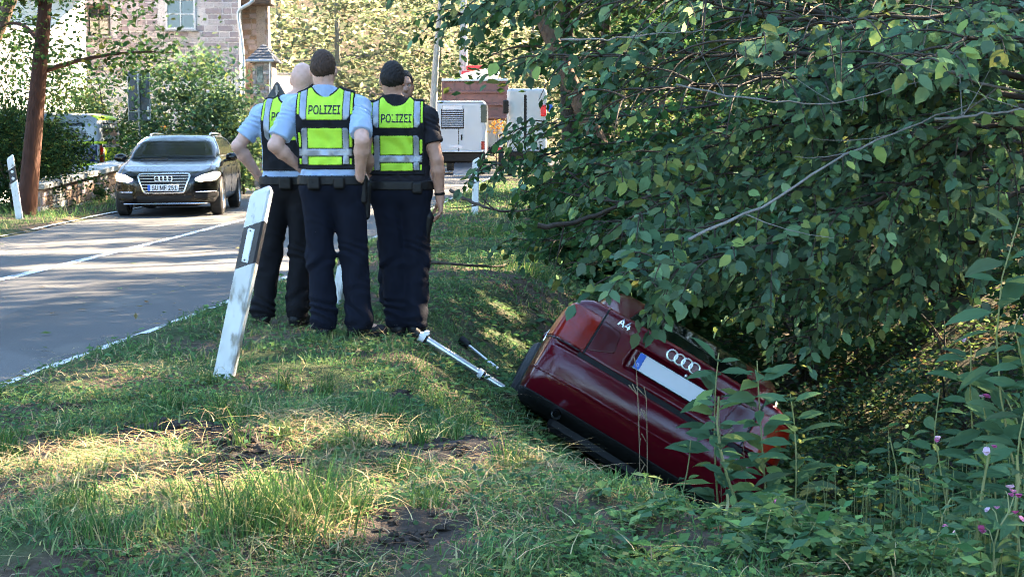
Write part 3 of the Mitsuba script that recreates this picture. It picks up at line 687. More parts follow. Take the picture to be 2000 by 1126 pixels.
# the red saloon that has slid into the ditch
ROT = lambda z, x, y: M4(rz=math.radians(z)) @ M4(rx=math.radians(x)) @ M4(ry=math.radians(y))
RX = ROT(-2.0, -15.1, 30.8); RX[:3, 3] = (0.580, 9.04, -0.908)
half = np.array
sedan = dict(L=4.70, W=.913, H=1.427, R=.325, res=.0195, paint='red_paint', wy=(1.05, 3.86), track=.79, my=3.0, mz=.98, belt=.95, doors=(1.55, 2.45, 3.45), handles=(1.85, 2.75),
    side=[(.30, .22), (.14, .30), (.04, .42), (.0, .54), (.015, .64), (.075, .685), (.095, .80), (.115, .93), (.10, 1.025), (.135, 1.055), (.30, 1.065), (.60, 1.055), (1.0, 1.0), (2.0, .975), (3.4, .965), (3.7, .92), (4.25, .82), (4.55, .70), (4.68, .58), (4.70, .40), (4.60, .26), (4.4, .20)],
    plan=[(0, -.02), (.50, .0), (.70, .05), (.80, .16), (.855, .36), (.895, .80), (.913, 1.5), (.915, 3.2), (.90, 3.9), (.84, 4.3), (.72, 4.52), (.5, 4.65), (0, 4.72)],
    sect=[(0, .18), (.80, .20), (.87, .30), (.905, .50), (.915, .66), (.90, .80), (.865, .93), (.80, 1.02), (.70, 1.075), (0, 1.11)],
    cside=[(.48, .90), (.52, 1.05), (.85, 1.22), (1.20, 1.355), (1.65, 1.415), (2.15, 1.427), (2.6, 1.39), (2.9, 1.31), (3.5, 1.0), (3.65, .85)],
    csect=[(0, .7), (.86, .75), (.84, .95), (.76, 1.15), (.68, 1.31), (.58, 1.40), (0, 1.445)],
    cplan=[(0, .40), (.50, .42), (.70, .9), (.84, 1.6), (.86, 2.4), (.84, 3.1), (.74, 3.6), (0, 3.8)],
    windows=dict(side=[('side_window', [(1.05, 1.02), (1.30, 1.24), (1.55, 1.335), (2.45, 1.345), (2.75, 1.29), (3.25, 1.03)], 1)], ends=[('rear_window', .45, 1.20, 1.075, 1.345, .40), ('windscreen', 2.75, 3.62, 1.00, 1.345, .50)]),
    trim=((1.0, 1.3, 1.6, 2.4, 2.75, 3.3), (1.02, 1.25, 1.345, 1.355, 1.30, 1.03)),
    cuts=[lambda p: sbox(p, (0, .05, .83), (.315, .10, .085), .02), lambda p: smax(np.abs(p[2] - .672) - .016, np.maximum(np.abs(p[0]) - .86, p[1] - .16), .01)],
    wheel_pose={(0, -1): M4((-.83, 1.02, .38), rz=.10, ry=-.06)})
RED, patch, skin, seam = car('dark red saloon tipped into the ditch, its tail towards the road verge', RX, sedan)
for s in (-1, 1):
    o = Outline([(.578, .705), (.95, .705), (.95, .90), (.80, .955), (.578, .955)], .012, .008)
    patch('tail_light', lambda p: smax(o(s * p[0], p[2]), p[1] - .47, .01), [min(s * .55, s * .96), -.05, .68], [max(s * .55, s * .96), .5, .99], .006, 'tail_lens', res=.008)
    o2 = Outline([(.40, .79), (.566, .715), (.566, .945), (.43, .93)], .012, .008)
    patch('tail_light', lambda p: smax(o2(s * p[0], p[2]), p[1] - .4, .01), [min(s * .36, s * .58), -.05, .68], [max(s * .36, s * .58), .42, .98], .005, 'tail_lens_dark', res=.008)
    n = 30
    seam(np.c_[np.full(n, s * .572), np.zeros(n), np.linspace(.69, 1.045, n)], 1, (-.1, .6), .006, 'lid_seam')
    seam(np.c_[np.linspace(s * .60, s * .85, n), np.zeros(n), np.full(n, .692)], 1, (-.1, .9), .005, 'bumper_seam')
    seam(np.c_[np.full(n, s * .572), np.linspace(.2, .60, n), np.zeros(n)], 2, (1.3, .8), .005, 'lid_seam')
patch('lid_gap', lambda p: np.maximum(np.abs(p[2] - .674) - .030, np.abs(p[0]) - .60), [-.65, -.05, .62], [.65, .3, .73], -.012, 'black_plastic', res=.009, depth=.06)
patch('lower_bumper', lambda p: np.maximum(p[2] - .325, p[1] - .45), [-.95, -.06, .1], [.95, .5, .37], .007, 'black_plastic', res=.013)
patch('bumper_strip', lambda p: np.maximum(np.abs(p[2] - .47) - .012, np.maximum(np.abs(p[0]) - .84, p[1] - .3)), [-.95, -.06, .44], [.95, .35, .5], .005, 'red_paint', res=.009)
pl = put('number_plate', box((0, .118, .832), (.52, .008, .112), .003), 'plate_white', RED, xf=RX)
put('blue_band', box((-.238, .1115, .832), (.042, .006, .106), .002), 'plate_blue', pl, xf=RX)
put('letter', move(text('D', .022, .002), M4((-.238, .1085, .795))), 'plate_white', pl, xf=RX)
put('plate_holder', box((0, .126, .832), (.535, .008, .124), .003), 'black_plastic', RED, xf=RX)
rings = [move(torus(.034, .0058), M4((dx, 0, 0))) for dx in (-.081, -.027, .027, .081)]
def badge(meshes, x, z, off=.004):
    v, f = cat(meshes); v = v.copy(); v[:, 0] += x; v[:, 2] += z
    b = v.copy(); b[:, 1] = 0; b = onto(skin, b, 1, (-.1, .4)); v[:, 1] = b[:, 1] - off + v[:, 1]
    return v, f
put('ring_emblem', badge(rings, 0, .972), 'chrome', RED, True, RX)
av, af = text('A4', .048, .005, True)
put('badge_lettering', badge([(av, af)], -.44, .965, .005), 'chrome', RED, xf=RX)
put('lid_trim', tube(onto(skin, np.c_[np.linspace(-.33, .33, 30), np.zeros(30), np.full(30, .925)], 1, (-.1, .4), .003), .008, 6), 'red_paint', RED, 40, RX)
put('exhaust', cat([lathe([(.0, .030), (.12, .032), (.12, .027), (.0, .025)], 18, 1)]), 'dull_chrome', RED, 40, RX @ M4((-.52, .04, .27)))
lk = put('lock_badge', move(trimesh.creation.icosphere(2, .012), M4((.06, .112, .905))), 'chrome', RED, True, RX)

# the black estate that waits on the road, lamps lit
BX = ROT(184.873, -.03, .50); BX[:3, 3] = (-6.3487, 30.2303, 0.0)
estate = dict(L=4.93, W=.937, H=1.46, R=.335, res=.031, paint='black_paint', wy=(1.12, 4.03), track=.81, my=3.2, mz=1.0, belt=.97, doors=(1.5, 2.5, 3.65), handles=(1.9, 2.9),
    side=[(.3, .2), (.1, .32), (.0, .52), (.04, .7), (.10, 1.0), (.3, 1.04), (1.5, 1.02), (3.5, .985), (3.75, .955), (4.3, .87), (4.65, .775), (4.84, .70), (4.92, .60), (4.93, .42), (4.90, .28), (4.78, .19)],
    plan=[(0, -.02), (.6, .02), (.80, .14), (.89, .5), (.93, 1.3), (.937, 3.2), (.92, 4.1), (.86, 4.5), (.72, 4.75), (.5, 4.88), (0, 4.95)],
    sect=[(0, .17), (.84, .19), (.90, .32), (.93, .52), (.937, .68), (.925, .82), (.88, .95), (.80, 1.03), (.70, 1.07), (0, 1.11)],
    cside=[(.12, .9), (.25, 1.1), (.65, 1.38), (1.2, 1.45), (2.2, 1.462), (2.75, 1.41), (3.1, 1.29), (3.68, 1.0), (3.85, .85)],
    csect=[(0, .7), (.86, .75), (.845, .97), (.745, 1.18), (.65, 1.34), (.55, 1.425), (0, 1.475)],
    cplan=[(0, .05), (.6, .1), (.78, .6), (.86, 1.6), (.88, 2.6), (.85, 3.3), (.77, 3.75), (0, 3.95)],
    windows=dict(side=[('side_window', [(.75, 1.03), (.85, 1.30), (1.4, 1.37), (2.6, 1.37), (2.9, 1.30), (3.42, 1.04)], 1)], ends=[('rear_window', .0, .62, 1.06, 1.36, .52), ('windscreen', 2.84, 3.80, 1.00, 1.385, .50)]),
    trim=((.7, .9, 1.4, 2.6, 2.9, 3.45), (1.05, 1.31, 1.38, 1.38, 1.31, 1.04)),
    cuts=[])
BLK, patch, skin, seam = car('black estate car with lit headlamps on the road facing the people in vests', BX, estate)
gr = Outline([(-.36, .44), (-.45, .70), (-.42, .745), (.42, .745), (.45, .70), (.36, .44), (.33, .40), (-.33, .40)], .02, .01)
gi = Outline([(-.335, .45), (-.425, .70), (-.40, .725), (.40, .725), (.425, .70), (.335, .45), (.31, .425), (-.31, .425)], .02, .01)
gk = patch('grille', lambda p: smax(gi(p[0], p[2]), 4.55 - p[1], .01), [-.5, 4.5, .36], [.5, 5.0, .8], .006, 'black_plastic', res=.012)
patch('frame', lambda p: smax(smax(gr(p[0], p[2]), -gi(p[0], p[2]), .004), 4.5 - p[1], .01), [-.5, 4.5, .36], [.5, 5.0, .8], .016, 'chrome', gk, res=.008)
for z in (.455, .505, .555, .605, .655, .70):
    w = .34 + .08 * (z - .45) / .25
    q = onto(skin, np.c_[np.linspace(-w, w, 20), np.zeros(20), np.full(20, z)], 1, (5.1, 4.4), .010)
    put('slat', tube(q, .007, 5), 'dull_chrome', gk, 40, BX)
def front_badge(meshes, z, off):
    v, f = cat(meshes); v = v.copy(); v[:, 0] *= -1; f = f[:, ::-1]; v[:, 2] += z
    b = v.copy(); b[:, 1] = 0; b = onto(skin, b, 1, (5.1, 4.4)); v[:, 1] = b[:, 1].max() + off - v[:, 1]
    return v, f
put('ring_emblem', front_badge([move(torus(.045, .0085), M4((dx, 0, 0))) for dx in (-.105, -.035, .035, .105)], .655, .016), 'chrome', BLK, True, BX)
pk = put('number_plate', box((0, 4.957, .50), (.52, .01, .112), .003), 'plate_white', BLK, xf=BX)
put('blue_band', box((.238, 4.963, .50), (.042, .006, .106), .002), 'plate_blue', pk, xf=BX)
pv, pf = text('SU MF 251', .075, .003, True); pv[:, 0] *= .415 / (pv[:, 0].max() - pv[:, 0].min()); pv[:, 0] = -pv[:, 0] - .022; pv[:, 1] = 4.9655 - pv[:, 1]; pv[:, 2] += .462
put('lettering', (pv, pf[:, ::-1]), 'plate_letter', pk, xf=BX)
lamp = Outline([(.50, .635), (.60, .595), (.84, .615), (.90, .72), (.86, .755), (.66, .715)], .012, .008)
for s in (-1, 1):
    hk = patch('headlight', lambda p: smax(lamp(s * p[0], p[2]), 4.25 - p[1], .01), [min(s * .4, s * .97), 4.2, .55], [max(s * .4, s * .97), 5.0, .8], .006, 'lamp_glass', res=.012)
    scene[hk]['emitter'] = {'type': 'area', 'radiance': {'type': 'rgb', 'value': [10.0, 7.8, 4.6]}}
    inlet = Outline([(.50, .30), (.88, .32), (.86, .42), (.56, .44)], .02, .01)
    ik = patch('air_inlet', lambda p: smax(inlet(s * p[0], p[2]), 4.3 - p[1], .01), [min(s * .45, s * .96), 4.2, .25], [max(s * .45, s * .96), 5.0, .5], .005, 'black_plastic', res=.012)
    q = onto(skin, np.c_[np.linspace(s * .53, s * .84, 14), np.zeros(14), np.full(14, .425)], 1, (5.1, 4.2), .010)
    put('trim_bar', tube(q, .008, 6), 'chrome', ik, 40, BX)
    rail = np.c_[np.full(24, s * .54), np.linspace(.7, 2.65, 24), np.zeros(24)]
    q = onto(skin, rail, 2, (1.7, 1.2), .028); q[0, 2] -= .03; q[-1, 2] -= .03
    put('roof_rail', tube(q, .016, 8), 'dull_chrome', BLK, 40, BX)
    n = 26
    seam(np.c_[np.full(n, s * .74), np.linspace(3.75, 4.62, n), np.zeros(n)], 2, (1.3, .5), .005, 'bonnet_seam')
patch('lower_grille', lambda p: np.maximum(np.maximum(.235 - p[2], p[2] - .36), np.maximum(np.abs(p[0]) - .46, 4.5 - p[1])), [-.5, 4.5, .2], [.5, 5.0, .4], .006, 'black_plastic', res=.012)
q = onto(skin, np.c_[np.linspace(-.7, .7, 40), np.zeros(40), np.full(40, .225)], 1, (5.1, 4.2), .014)
put('front_splitter', tube(q, .014, 6), 'dull_chrome', BLK, 40, BX)
for s in (-1, 1):
    q = np.c_[np.linspace(s * .08, s * .55, 8) , np.full(8, 3.72), np.full(8, 0.)]
    q = onto(skin, q, 2, (1.5, .7), .02); put('wiper', tube(q, .008, 5), 'black_plastic', BLK, 40, BX)
# ---------------------------------------------------------------- leaves, trees, grass
leafmat('leaf', .32, .75, 1.5); leafmat('leaf_far', .5, .95, 1.35); leafmat('leaf_sunny', .6, 1.35, 1.3); leafmat('blade', .5, .6, 1.35)
def bark(name, a, b, sc=18):
    mat(name, proc(lambda p, n, uv: mix(a, b, fbm(p.x * sc, p.y * sc, p.z * sc * .35, 4))), .9, specular=.2)
    bump(name, proc(lambda p, n, uv: fbm(p.x * sc * 2, p.y * sc * 2, p.z * sc * .5, 3)), .02)
bark('bark_brown', (0.05, 0.032, 0.022), (0.15, 0.095, 0.065)); bark('bark_grey', (0.08, 0.075, 0.065), (0.22, 0.20, 0.17)); bark('bark_dark', (0.025, 0.02, 0.016), (0.075, 0.058, 0.045))
bark('bark_pale', (0.20, 0.19, 0.17), (0.52, 0.50, 0.46), 9); bark('bark_red', (0.026, 0.013, 0.010), (0.075, 0.034, 0.024))
OV = (np.array([(0, 0, 0), (.27, .30, .0), (.27, -.30, .0), (.28, 0, -.025), (.64, .27, -.03), (.64, -.27, -.03), (.62, 0, -.045), (1, 0, -.13)], float),
      np.array([(0, 3, 1), (0, 2, 3), (3, 6, 4), (3, 4, 1), (3, 2, 5), (3, 5, 6), (6, 7, 4), (6, 5, 7)]))
LA = (np.array([(0, 0, 0), (.10, .02, 0), (.10, -.02, 0), (.30, .15, .02), (.30, -.15, .02), (.30, 0, -.02), (.56, .17, -.02), (.56, -.17, -.02), (.56, 0, -.06), (.82, .09, -.11), (.82, -.09, -.11), (.82, 0, -.14), (1, 0, -.24)], float),
      np.array([(0, 2, 1), (1, 2, 5), (1, 5, 3), (2, 4, 5), (5, 8, 3), (3, 8, 6), (4, 7, 5), (5, 7, 8), (8, 11, 6), (6, 11, 9), (7, 10, 8), (8, 10, 11), (11, 12, 9), (10, 12, 11)]))
L4 = (np.array([(0, 0, 0), (.5, .29, .03), (.5, -.29, .03), (1, 0, -.05), (.5, 0, -.03)], float), np.array([(0, 4, 1), (0, 2, 4), (4, 3, 1), (4, 2, 3)]))
L2 = (np.array([(0, 0, 0), (.5, .30, .04), (.5, -.30, .04), (1, 0, 0)], float), np.array([(0, 3, 1), (0, 2, 3)]))
def frames(fwd, up):
    x = fwd / (np.linalg.norm(fwd, axis=1, keepdims=True) + 1e-9)
    y = np.cross(up, x); y /= np.linalg.norm(y, axis=1, keepdims=True) + 1e-9
    return x, y, np.cross(x, y)
def scatter(tm, pos, fwd, up, size, col):
    x, y, z = frames(fwd, up); V, F = tm; m, n = len(pos), len(V); size = np.asarray(size).reshape(-1, 1, 1)
    W = pos[:, None] + size * (V[None, :, :1] * x[:, None] + V[None, :, 1:2] * y[:, None] + V[None, :, 2:] * z[:, None])
    return W.reshape(-1, 3), (F[None] + np.arange(m)[:, None, None] * n).reshape(-1, 3), np.repeat(col, n, 0)
def tint(rng, n, cols, w=None, var=.25):
    c = np.array(cols, float)[rng.choice(len(cols), n, p=w)]
    return np.clip(c * np.exp(rng.normal(0, var, (n, 1))) * np.exp(rng.normal(0, .06, (n, 3))), .003, .9)
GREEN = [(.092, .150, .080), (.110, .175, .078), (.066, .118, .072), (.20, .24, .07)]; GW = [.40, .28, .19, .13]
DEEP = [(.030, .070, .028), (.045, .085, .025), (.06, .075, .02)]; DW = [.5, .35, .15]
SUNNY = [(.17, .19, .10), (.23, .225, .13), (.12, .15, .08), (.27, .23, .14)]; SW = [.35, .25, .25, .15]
# gaps in the canopy: leaves are missing along the sun's way to these places
GAPS = [(gp(150, 745), .16), (gp(230, 735), .13), (gp(60, 940), .30), (gp(190, 950), .26), (gp(120, 905), .2), (gp(300, 870), .14), (gp(560, 880), .22), (gp(690, 890), .28), (gp(740, 850), .18), (gp(420, 1080), .24), (gp(300, 1010), .18), (gp(600, 1090), .16), (gp(480, 960), .12),
        (gp(40, 492), .46), (gp(200, 490), .46), (gp(330, 497), .46), (gp(100, 520), .46), (gp(250, 520), .46), (gp(390, 522), .46), (gp(470, 512), .46), (gp(520, 505), .46), (gp(190, 470), .46), (gp(560, 520), .46),
        (gp(890, 530), .30), (gp(980, 520), .28), (gp(950, 505), .24), (gp(1050, 580), .30), (gp(1080, 600), .2), (gp(1020, 560), .2)]
GAPS += [(gp(u, v), r) for u, v, r in ((80, 960, .22), (200, 925, .24), (330, 965, .2), (140, 1010, .16), (560, 895, .2), (680, 870, .24), (770, 905, .18), (620, 850, .15), (200, 740, .16), (120, 765, .12), (500, 1090, .2), (400, 1050, .14), (620, 1060, .16), (850, 1010, .13), (710, 990, .15), (330, 1090, .2), (40, 1060, .16), (300, 905, .15), (450, 950, .14), (930, 940, .12), (20, 905, .2), (250, 975, .14), (90, 870, .12))]
GAPS += [(at(u, v, y), r) for u, v, y, r in ((1330, 40, 6.8, .18), (1430, 35, 6.7, .16), (1500, 20, 6.6, .18), (1620, 40, 6.8, .15), (1700, 120, 7, .12), (1280, 90, 7, .12))]
GAPS += [(hit(u, v), r) for u, v, r in ((1520, 650, .3), (1640, 642, .4), (1730, 655, .35), (1850, 640, .45), (1930, 660, .4), (1580, 770, .25), (1700, 800, .3), (1800, 790, .3), (1900, 800, .22), (1450, 640, .25))]
def lit(P):
    """True where a leaf may stay."""
    ok = np.ones(len(P), bool)
    for c, r in GAPS:
        w = P - c; t = w @ SUN
        dd = np.linalg.norm(w - t[:, None] * SUN, axis=1)
        ok &= ~((dd < r * (1 + .25 * np.sin(t * 1.7 + c[0] * 9))) & (t > .4))
    return ok
def leaf_mesh(name, parent, tm, P, Fw, Up, S, C, m='leaf', stuff=False):
    v, f, c = scatter(tm, P, Fw, Up, S, C)
    k = put(name, (v, f), m, parent, color=c)
    if stuff: tag(k, kind='stuff')
    return k

def tree(name, label, cat_, base, h, r, crown0, nleaf, size, cols, w, seed, trunk_r=.18, lean=(0, 0), bk='bark_brown', group=None, cull=True, m='leaf_far', tm=L2, limbs=9, flat=.55, kindsize=.5):
    """A trunk with limbs and a crown of leaf sprays between crown0 and the top."""
    rng = np.random.default_rng(seed); k = key_for(name)
    b = np.array(base, float); top = b + [lean[0], lean[1], h]
    mid = (b + top) / 2 + [rng.normal(0, .02) * h, rng.normal(0, .02) * h, 0]
    sp = spline([b - [0, 0, .3], mid, top], 12)
    put('trunk', tube(sp, trunk_r * np.r_[1.35, 1.1, np.linspace(1.0, .12, 10)], 10), bk, k, True)
    wood, cl = [], []
    for i in range(limbs):
        t = crown0 + (1 - crown0) * (i + .4) / limbs * .92
        p0 = b + (top - b) * t; a = i * 2.4 + rng.normal(0, .4); out = r * (1 - .55 * max(0, (t - .45)) / .55) * rng.uniform(.7, 1.05)
        d = np.array([math.cos(a), math.sin(a), 0]) * out
        s3 = spline([p0, p0 + d * .5 + [0, 0, .14 * out], p0 + d + [0, 0, rng.uniform(-.1, .25) * out]], 8)
        wood.append(tube(s3, trunk_r * .36 * np.linspace(1, .12, 8) * (1.1 - .5 * t), 5))
        for q in s3[2:]:
            for _ in range(3): cl.append(q + rng.normal(0, .22 * out, 3) * [1, 1, .5])
    put('limbs', cat(wood), bk, k, True)
    cl = np.array(cl)
    extra = rng.normal(0, 1, (len(cl) // 2, 3)); extra /= np.linalg.norm(extra, axis=1, keepdims=True)
    ce = b + (top - b) * (crown0 + 1) / 2
    cl = np.vstack([cl, ce + extra * [r * .85, r * .85, h * (1 - crown0) / 2] * rng.uniform(.5, 1, (len(extra), 1))])
    ci = rng.integers(0, len(cl), nleaf); R = rng.uniform(.3, 1.0, len(cl)) * kindsize
    P = cl[ci] + rng.normal(0, 1, (nleaf, 3)) * (R[ci][:, None] * [1, 1, flat])
    P = P[P[:, 2] > b[2] + .15]
    if cull: P = P[lit(P)]
    n = len(P); Fw = rng.normal(0, 1, (n, 3)) * [1, 1, .35] + [0, 0, -.25]; Up = rng.normal(0, .45, (n, 3)) + [0, 0, 1]
    leaf_mesh('crown', k, tm, P, Fw, Up, size * rng.uniform(.6, 1.25, n), tint(rng, n, cols, w))
    scene[[q for q in scene if q.startswith(k + '__crown')][-1]]['bsdf'] = {'type': 'ref', 'id': m}
    tag(k, label, cat_, group)
    return k
def bush(name, label, cat_, base, rx, ry, h, nleaf, size, cols, w, seed, m='leaf_far', tm=L2, group=None, stems=5, cull=False, bk='bark_dark'):
    rng = np.random.default_rng(seed); k = key_for(name); b = np.array(base, float)
    st, cl = [], []
    for i in range(stems):
        a = rng.uniform(0, 6.28); e = b + [math.cos(a) * rx * .6, math.sin(a) * ry * .6, h * rng.uniform(.6, .95)]
        s3 = spline([b + rng.normal(0, .08, 3) * [1, 1, 0] - [0, 0, .1], (b + e) / 2 + [0, 0, .15 * h], e], 7); st.append(tube(s3, .025 * np.linspace(1, .25, 7) * (h / 2) ** .5, 5))
    put('stems', cat(st), bk, k, True)
    nc = 46; d = rng.normal(0, 1, (nc, 3)); d /= np.linalg.norm(d, axis=1, keepdims=True)
    cl = b + [0, 0, h * .5] + d * [rx, ry, h * .5] * rng.uniform(.45, .98, (nc, 1))
    ci = rng.integers(0, nc, nleaf); R = rng.uniform(.12, .34, nc) * min(rx, h)
    P = cl[ci] + rng.normal(0, 1, (nleaf, 3)) * R[ci][:, None] * [1, 1, .7]; P = P[P[:, 2] > b[2] - .3]
    if cull: P = P[lit(P)]
    n = len(P); Fw = rng.normal(0, 1, (n, 3)) * [1, 1, .5] + [0, 0, -.3]; Up = rng.normal(0, .5, (n, 3)) + [0, 0, 1]
    leaf_mesh('foliage', k, tm, P, Fw, Up, size * rng.uniform(.6, 1.25, n), tint(rng, n, cols, w), m)
    tag(k, label, cat_, group)
    return k

def bough_tree(label, base, trunk_pts, tr, boughs, seed, bk, leafsize=.074, cols=GREEN, w=GW, singles=300, cullz=True):
    """A tree whose long boughs carry flat sprays of leaves: the largest leaves are parts, the rest one mass."""
    rng = np.random.default_rng(seed); k = key_for('overhanging_tree')
    put('trunk', tube(spline(trunk_pts, 16), tr * np.linspace(1.15, .3, 16), 12), bk, k, True)
    P, Fw, Up, S = [], [], [], []
    for pts, r0, tw, tl, dens in boughs:
        s3 = spline(pts, 26); s3[1:] += np.cumsum(rng.normal(0, .012, (25, 3)), 0)
        put('bough', tube(s3, r0 * np.linspace(1, .14, 26), 7), bk, k, True)
        wood = []
        L = np.r_[0, np.cumsum(np.linalg.norm(np.diff(s3, axis=0), axis=1))]
        for i in range(tw):
            t = L[-1] * (.16 + .84 * (i + rng.uniform(0, 1)) / tw); j = min(np.searchsorted(L, t), 25)
            p0 = s3[j]; ax = s3[j] - s3[j - 1]; ax /= np.linalg.norm(ax)
            sd = np.cross(ax, [0, 0, 1]) * (1 if i % 2 else -1) * rng.uniform(.4, 1.1) + ax * rng.uniform(.35, 1.0) + [0, 0, rng.normal(-.08, .20)]
            sd /= np.linalg.norm(sd); ln = tl * rng.uniform(.5, 1.25) * (1.15 - .5 * t / L[-1])
            q = spline([p0, p0 + sd * ln * .5 + [0, 0, .02], p0 + sd * ln + [0, 0, -.16 * ln]], 7)
            wood.append(tube(q, .0045 * np.linspace(1, .35, 7) * (1 + ln), 4))
            nl = int(ln * dens * 1.75); tt = np.linspace(.12, 1, nl)
            for a, u in enumerate(tt):
                x = u * 6; i0 = min(int(x), 5); pp = q[i0] + (q[i0 + 1] - q[i0]) * (x - i0); dx = q[i0 + 1] - q[i0]; dx /= np.linalg.norm(dx)
                sn = np.cross(dx, [0, 0, 1]) * (1 if a % 2 else -1)
                P.append(pp + rng.normal(0, .02, 3)); Fw.append(sn * rng.uniform(.5, 1.1) + dx * rng.uniform(.2, .9) + [0, 0, rng.normal(-.35, .3)]); Up.append(np.array([rng.normal(-.15, .42), rng.normal(-.50, .45), .88])); S.append(leafsize * rng.uniform(.42, 1.35))
        tag(put('twigs', cat(wood), bk, k, True), kind='stuff')
    P, Fw, Up, S = map(np.array, (P, Fw, Up, S))
    if cullz: ok = lit(P); P, Fw, Up, S = P[ok], Fw[ok], Up[ok], S[ok]
    C = tint(rng, len(P), cols, w, .36)
    d = P[:, 1].copy(); d[(np.abs(P[:, 0] / P[:, 1]) > .35) | (P[:, 2] - CAMZ > P[:, 1] * .10) | (P[:, 1] < 2)] = 99     # those in view, by the size they show
    big = np.argsort(-S / d)[:singles]
    if singles:
        tm = [mikit.ply(OV, 'leaf', smooth=False, color=np.repeat(np.array([c]), 8, 0)) for c in tint(rng, 14, cols, w)]
        x, y, z = frames(Fw[big], Up[big])
        for n_, i in enumerate(big):
            m = np.eye(4); m[:3, 0], m[:3, 1], m[:3, 2] = x[n_] * S[i], y[n_] * S[i], z[n_] * S[i]; m[:3, 3] = P[i]
            scene[key_for('leaf', k)] = {**tm[n_ % 14], 'to_world': T(m)}
    keep = np.ones(len(P), bool); keep[big] = False
    leaf_mesh('foliage', k, OV, P[keep], Fw[keep], Up[keep], S[keep], C[keep], 'leaf', True)
    tag(k, label, 'tree')
    return k

# the two trees on the right whose boughs hang over the ditch
rb = np.random.default_rng(77)
A3 = lambda *q: np.array(q, float)
bo = []
for (u0, v0, y0), (u1, v1, y1), sag, tw, tl in (
    ((2080, 170, 8.6), (1120, 90, 7.6), .10, 54, .60), ((2080, 60, 8.2), (980, 10, 7.8), .08, 54, .62), ((2080, 210, 8.8), (1210, 190, 7.2), .12, 54, .6), ((2080, 130, 8.4), (1260, 30, 6.6), .05, 48, .5),
    ((2070, 140, 8.6), (1230, 530, 7.4), -.20, 54, .55), ((2060, 215, 9.0), (1190, 330, 8.2), .06, 54, .6), ((2060, 300, 9.0), (1240, 400, 7.9), .08, 41, .55), ((2080, 20, 8.8), (1500, 60, 6.4), .0, 41, .55), ((2100, -60, 8.6), (1250, -40, 7.0), .1, 41, .6),
    ((2080, 100, 9.4), (1500, 250, 8.4), .1, 48, .6), ((2080, 240, 8.4), (1640, 300, 7.4), .05, 28, .45), ((2080, -20, 9.2), (860, -30, 8.6), .15, 48, .6), ((2070, 330, 9.3), (1280, 560, 8.3), -.1, 41, .5), ((2090, 90, 7.6), (1700, 130, 6.2), .05, 25, .45)):
    a, b = at(u0, v0, y0), at(u1, v1, y1)
    bo.append((np.array([a, a * .66 + b * .34 + [0, rb.normal(0, .12), sag], a * .3 + b * .7 + [0, rb.normal(0, .12), sag], b]), .022, tw, tl, 26))
for (u0, v0, y0), (u1, v1, y1) in (((2070, 360, 9.0), (1360, 545, 7.9)), ((2070, 400, 9.2), (1480, 590, 8.4)), ((2070, 430, 9.4), (1560, 660, 8.6)), ((2070, 300, 8.8), (1290, 540, 7.7)), ((2070, 380, 9.6), (1700, 560, 9.0)), ((2070, 460, 9.8), (1640, 600, 9.2))):
    a, b = at(u0, v0, y0), at(u1, v1, y1); bo.append((np.array([a, a * .6 + b * .4 + [0, 0, .14], a * .3 + b * .7 + [0, 0, .10], b]), .012, 34, .45, 26))
for i in range(10):                                        # higher boughs, above what the photograph shows
    a = A3(3.55, 9.0, 2.6 + i * .45); e = a + [math.cos(2.2 + i * 1.1) * 3.4, math.sin(2.2 + i * 1.1) * 3.0, .5 + rb.normal(0, .3)]
    bo.append((np.array([a, (a + e) / 2 + [0, 0, .35], e]), .03, 18, .8, 15))
bough_tree('nearer leafy tree whose long boughs hang over the crashed red car', None, [A3(3.75, 9.1, -1.2), A3(3.62, 9.0, 1.0), A3(3.5, 8.9, 4.2), A3(3.3, 8.9, 8.0)], .16, bo, 5, 'bark_dark')
bo = []
for (u0, v0, y0), (u1, v1, y1), sag, tw, tl in (
    ((2100, 60, 13), (1020, 262, 12.2), -.1, 52, .8), ((2100, 200, 13), (985, 305, 12.0), .1, 52, .8), ((2100, 280, 13), (1080, 360, 12.4), .1, 49, .75), ((2100, -40, 13), (900, 20, 12.6), .2, 59, .85), ((2100, 0, 13), (1080, 105, 13), .1, 52, .85),
    ((2100, 330, 13), (1075, 480, 12.6), -.1, 45, .8), ((2100, 300, 13.2), (1040, 390, 13.2), -.1, 31, .6), ((2100, 100, 13.4), (1150, 185, 13.4), .1, 52, .8), ((2100, 330, 12.8), (1120, 380, 12.0), .05, 44, .75), ((2100, 370, 12.9), (1130, 520, 12.2), .05, 44, .75), ((2100, 350, 12.6), (1200, 425, 11.6), .05, 42, .7)):
    a, b = at(u0, v0, y0), at(u1, v1, y1)
    bo.append((np.array([a, a * .66 + b * .34 + [0, rb.normal(0, .2), sag], a * .3 + b * .7 + [0, rb.normal(0, .2), sag], b]), .024, tw, tl, 22))
for i in range(10):
    a = A3(5.0, 13.3, 2.2 + i * .5); e = a + [math.cos(2.0 + i * 1.3) * 3.2, math.sin(2.0 + i * 1.3) * 3.0, .6]
    bo.append((np.array([a, (a + e) / 2 + [0, 0, .3], e]), .03, 16, .9, 14))
bough_tree('leafy tree by the ditch whose boughs reach in front of the white van', None, [A3(5.35, 13.6, -1.2), A3(5.2, 13.4, 1.2), A3(4.9, 13.2, 4.5), A3(4.6, 13.1, 8.5)], .15, bo, 6, 'bark_dark', .080, DEEP + GREEN[:1], [.35, .25, .1, .3])
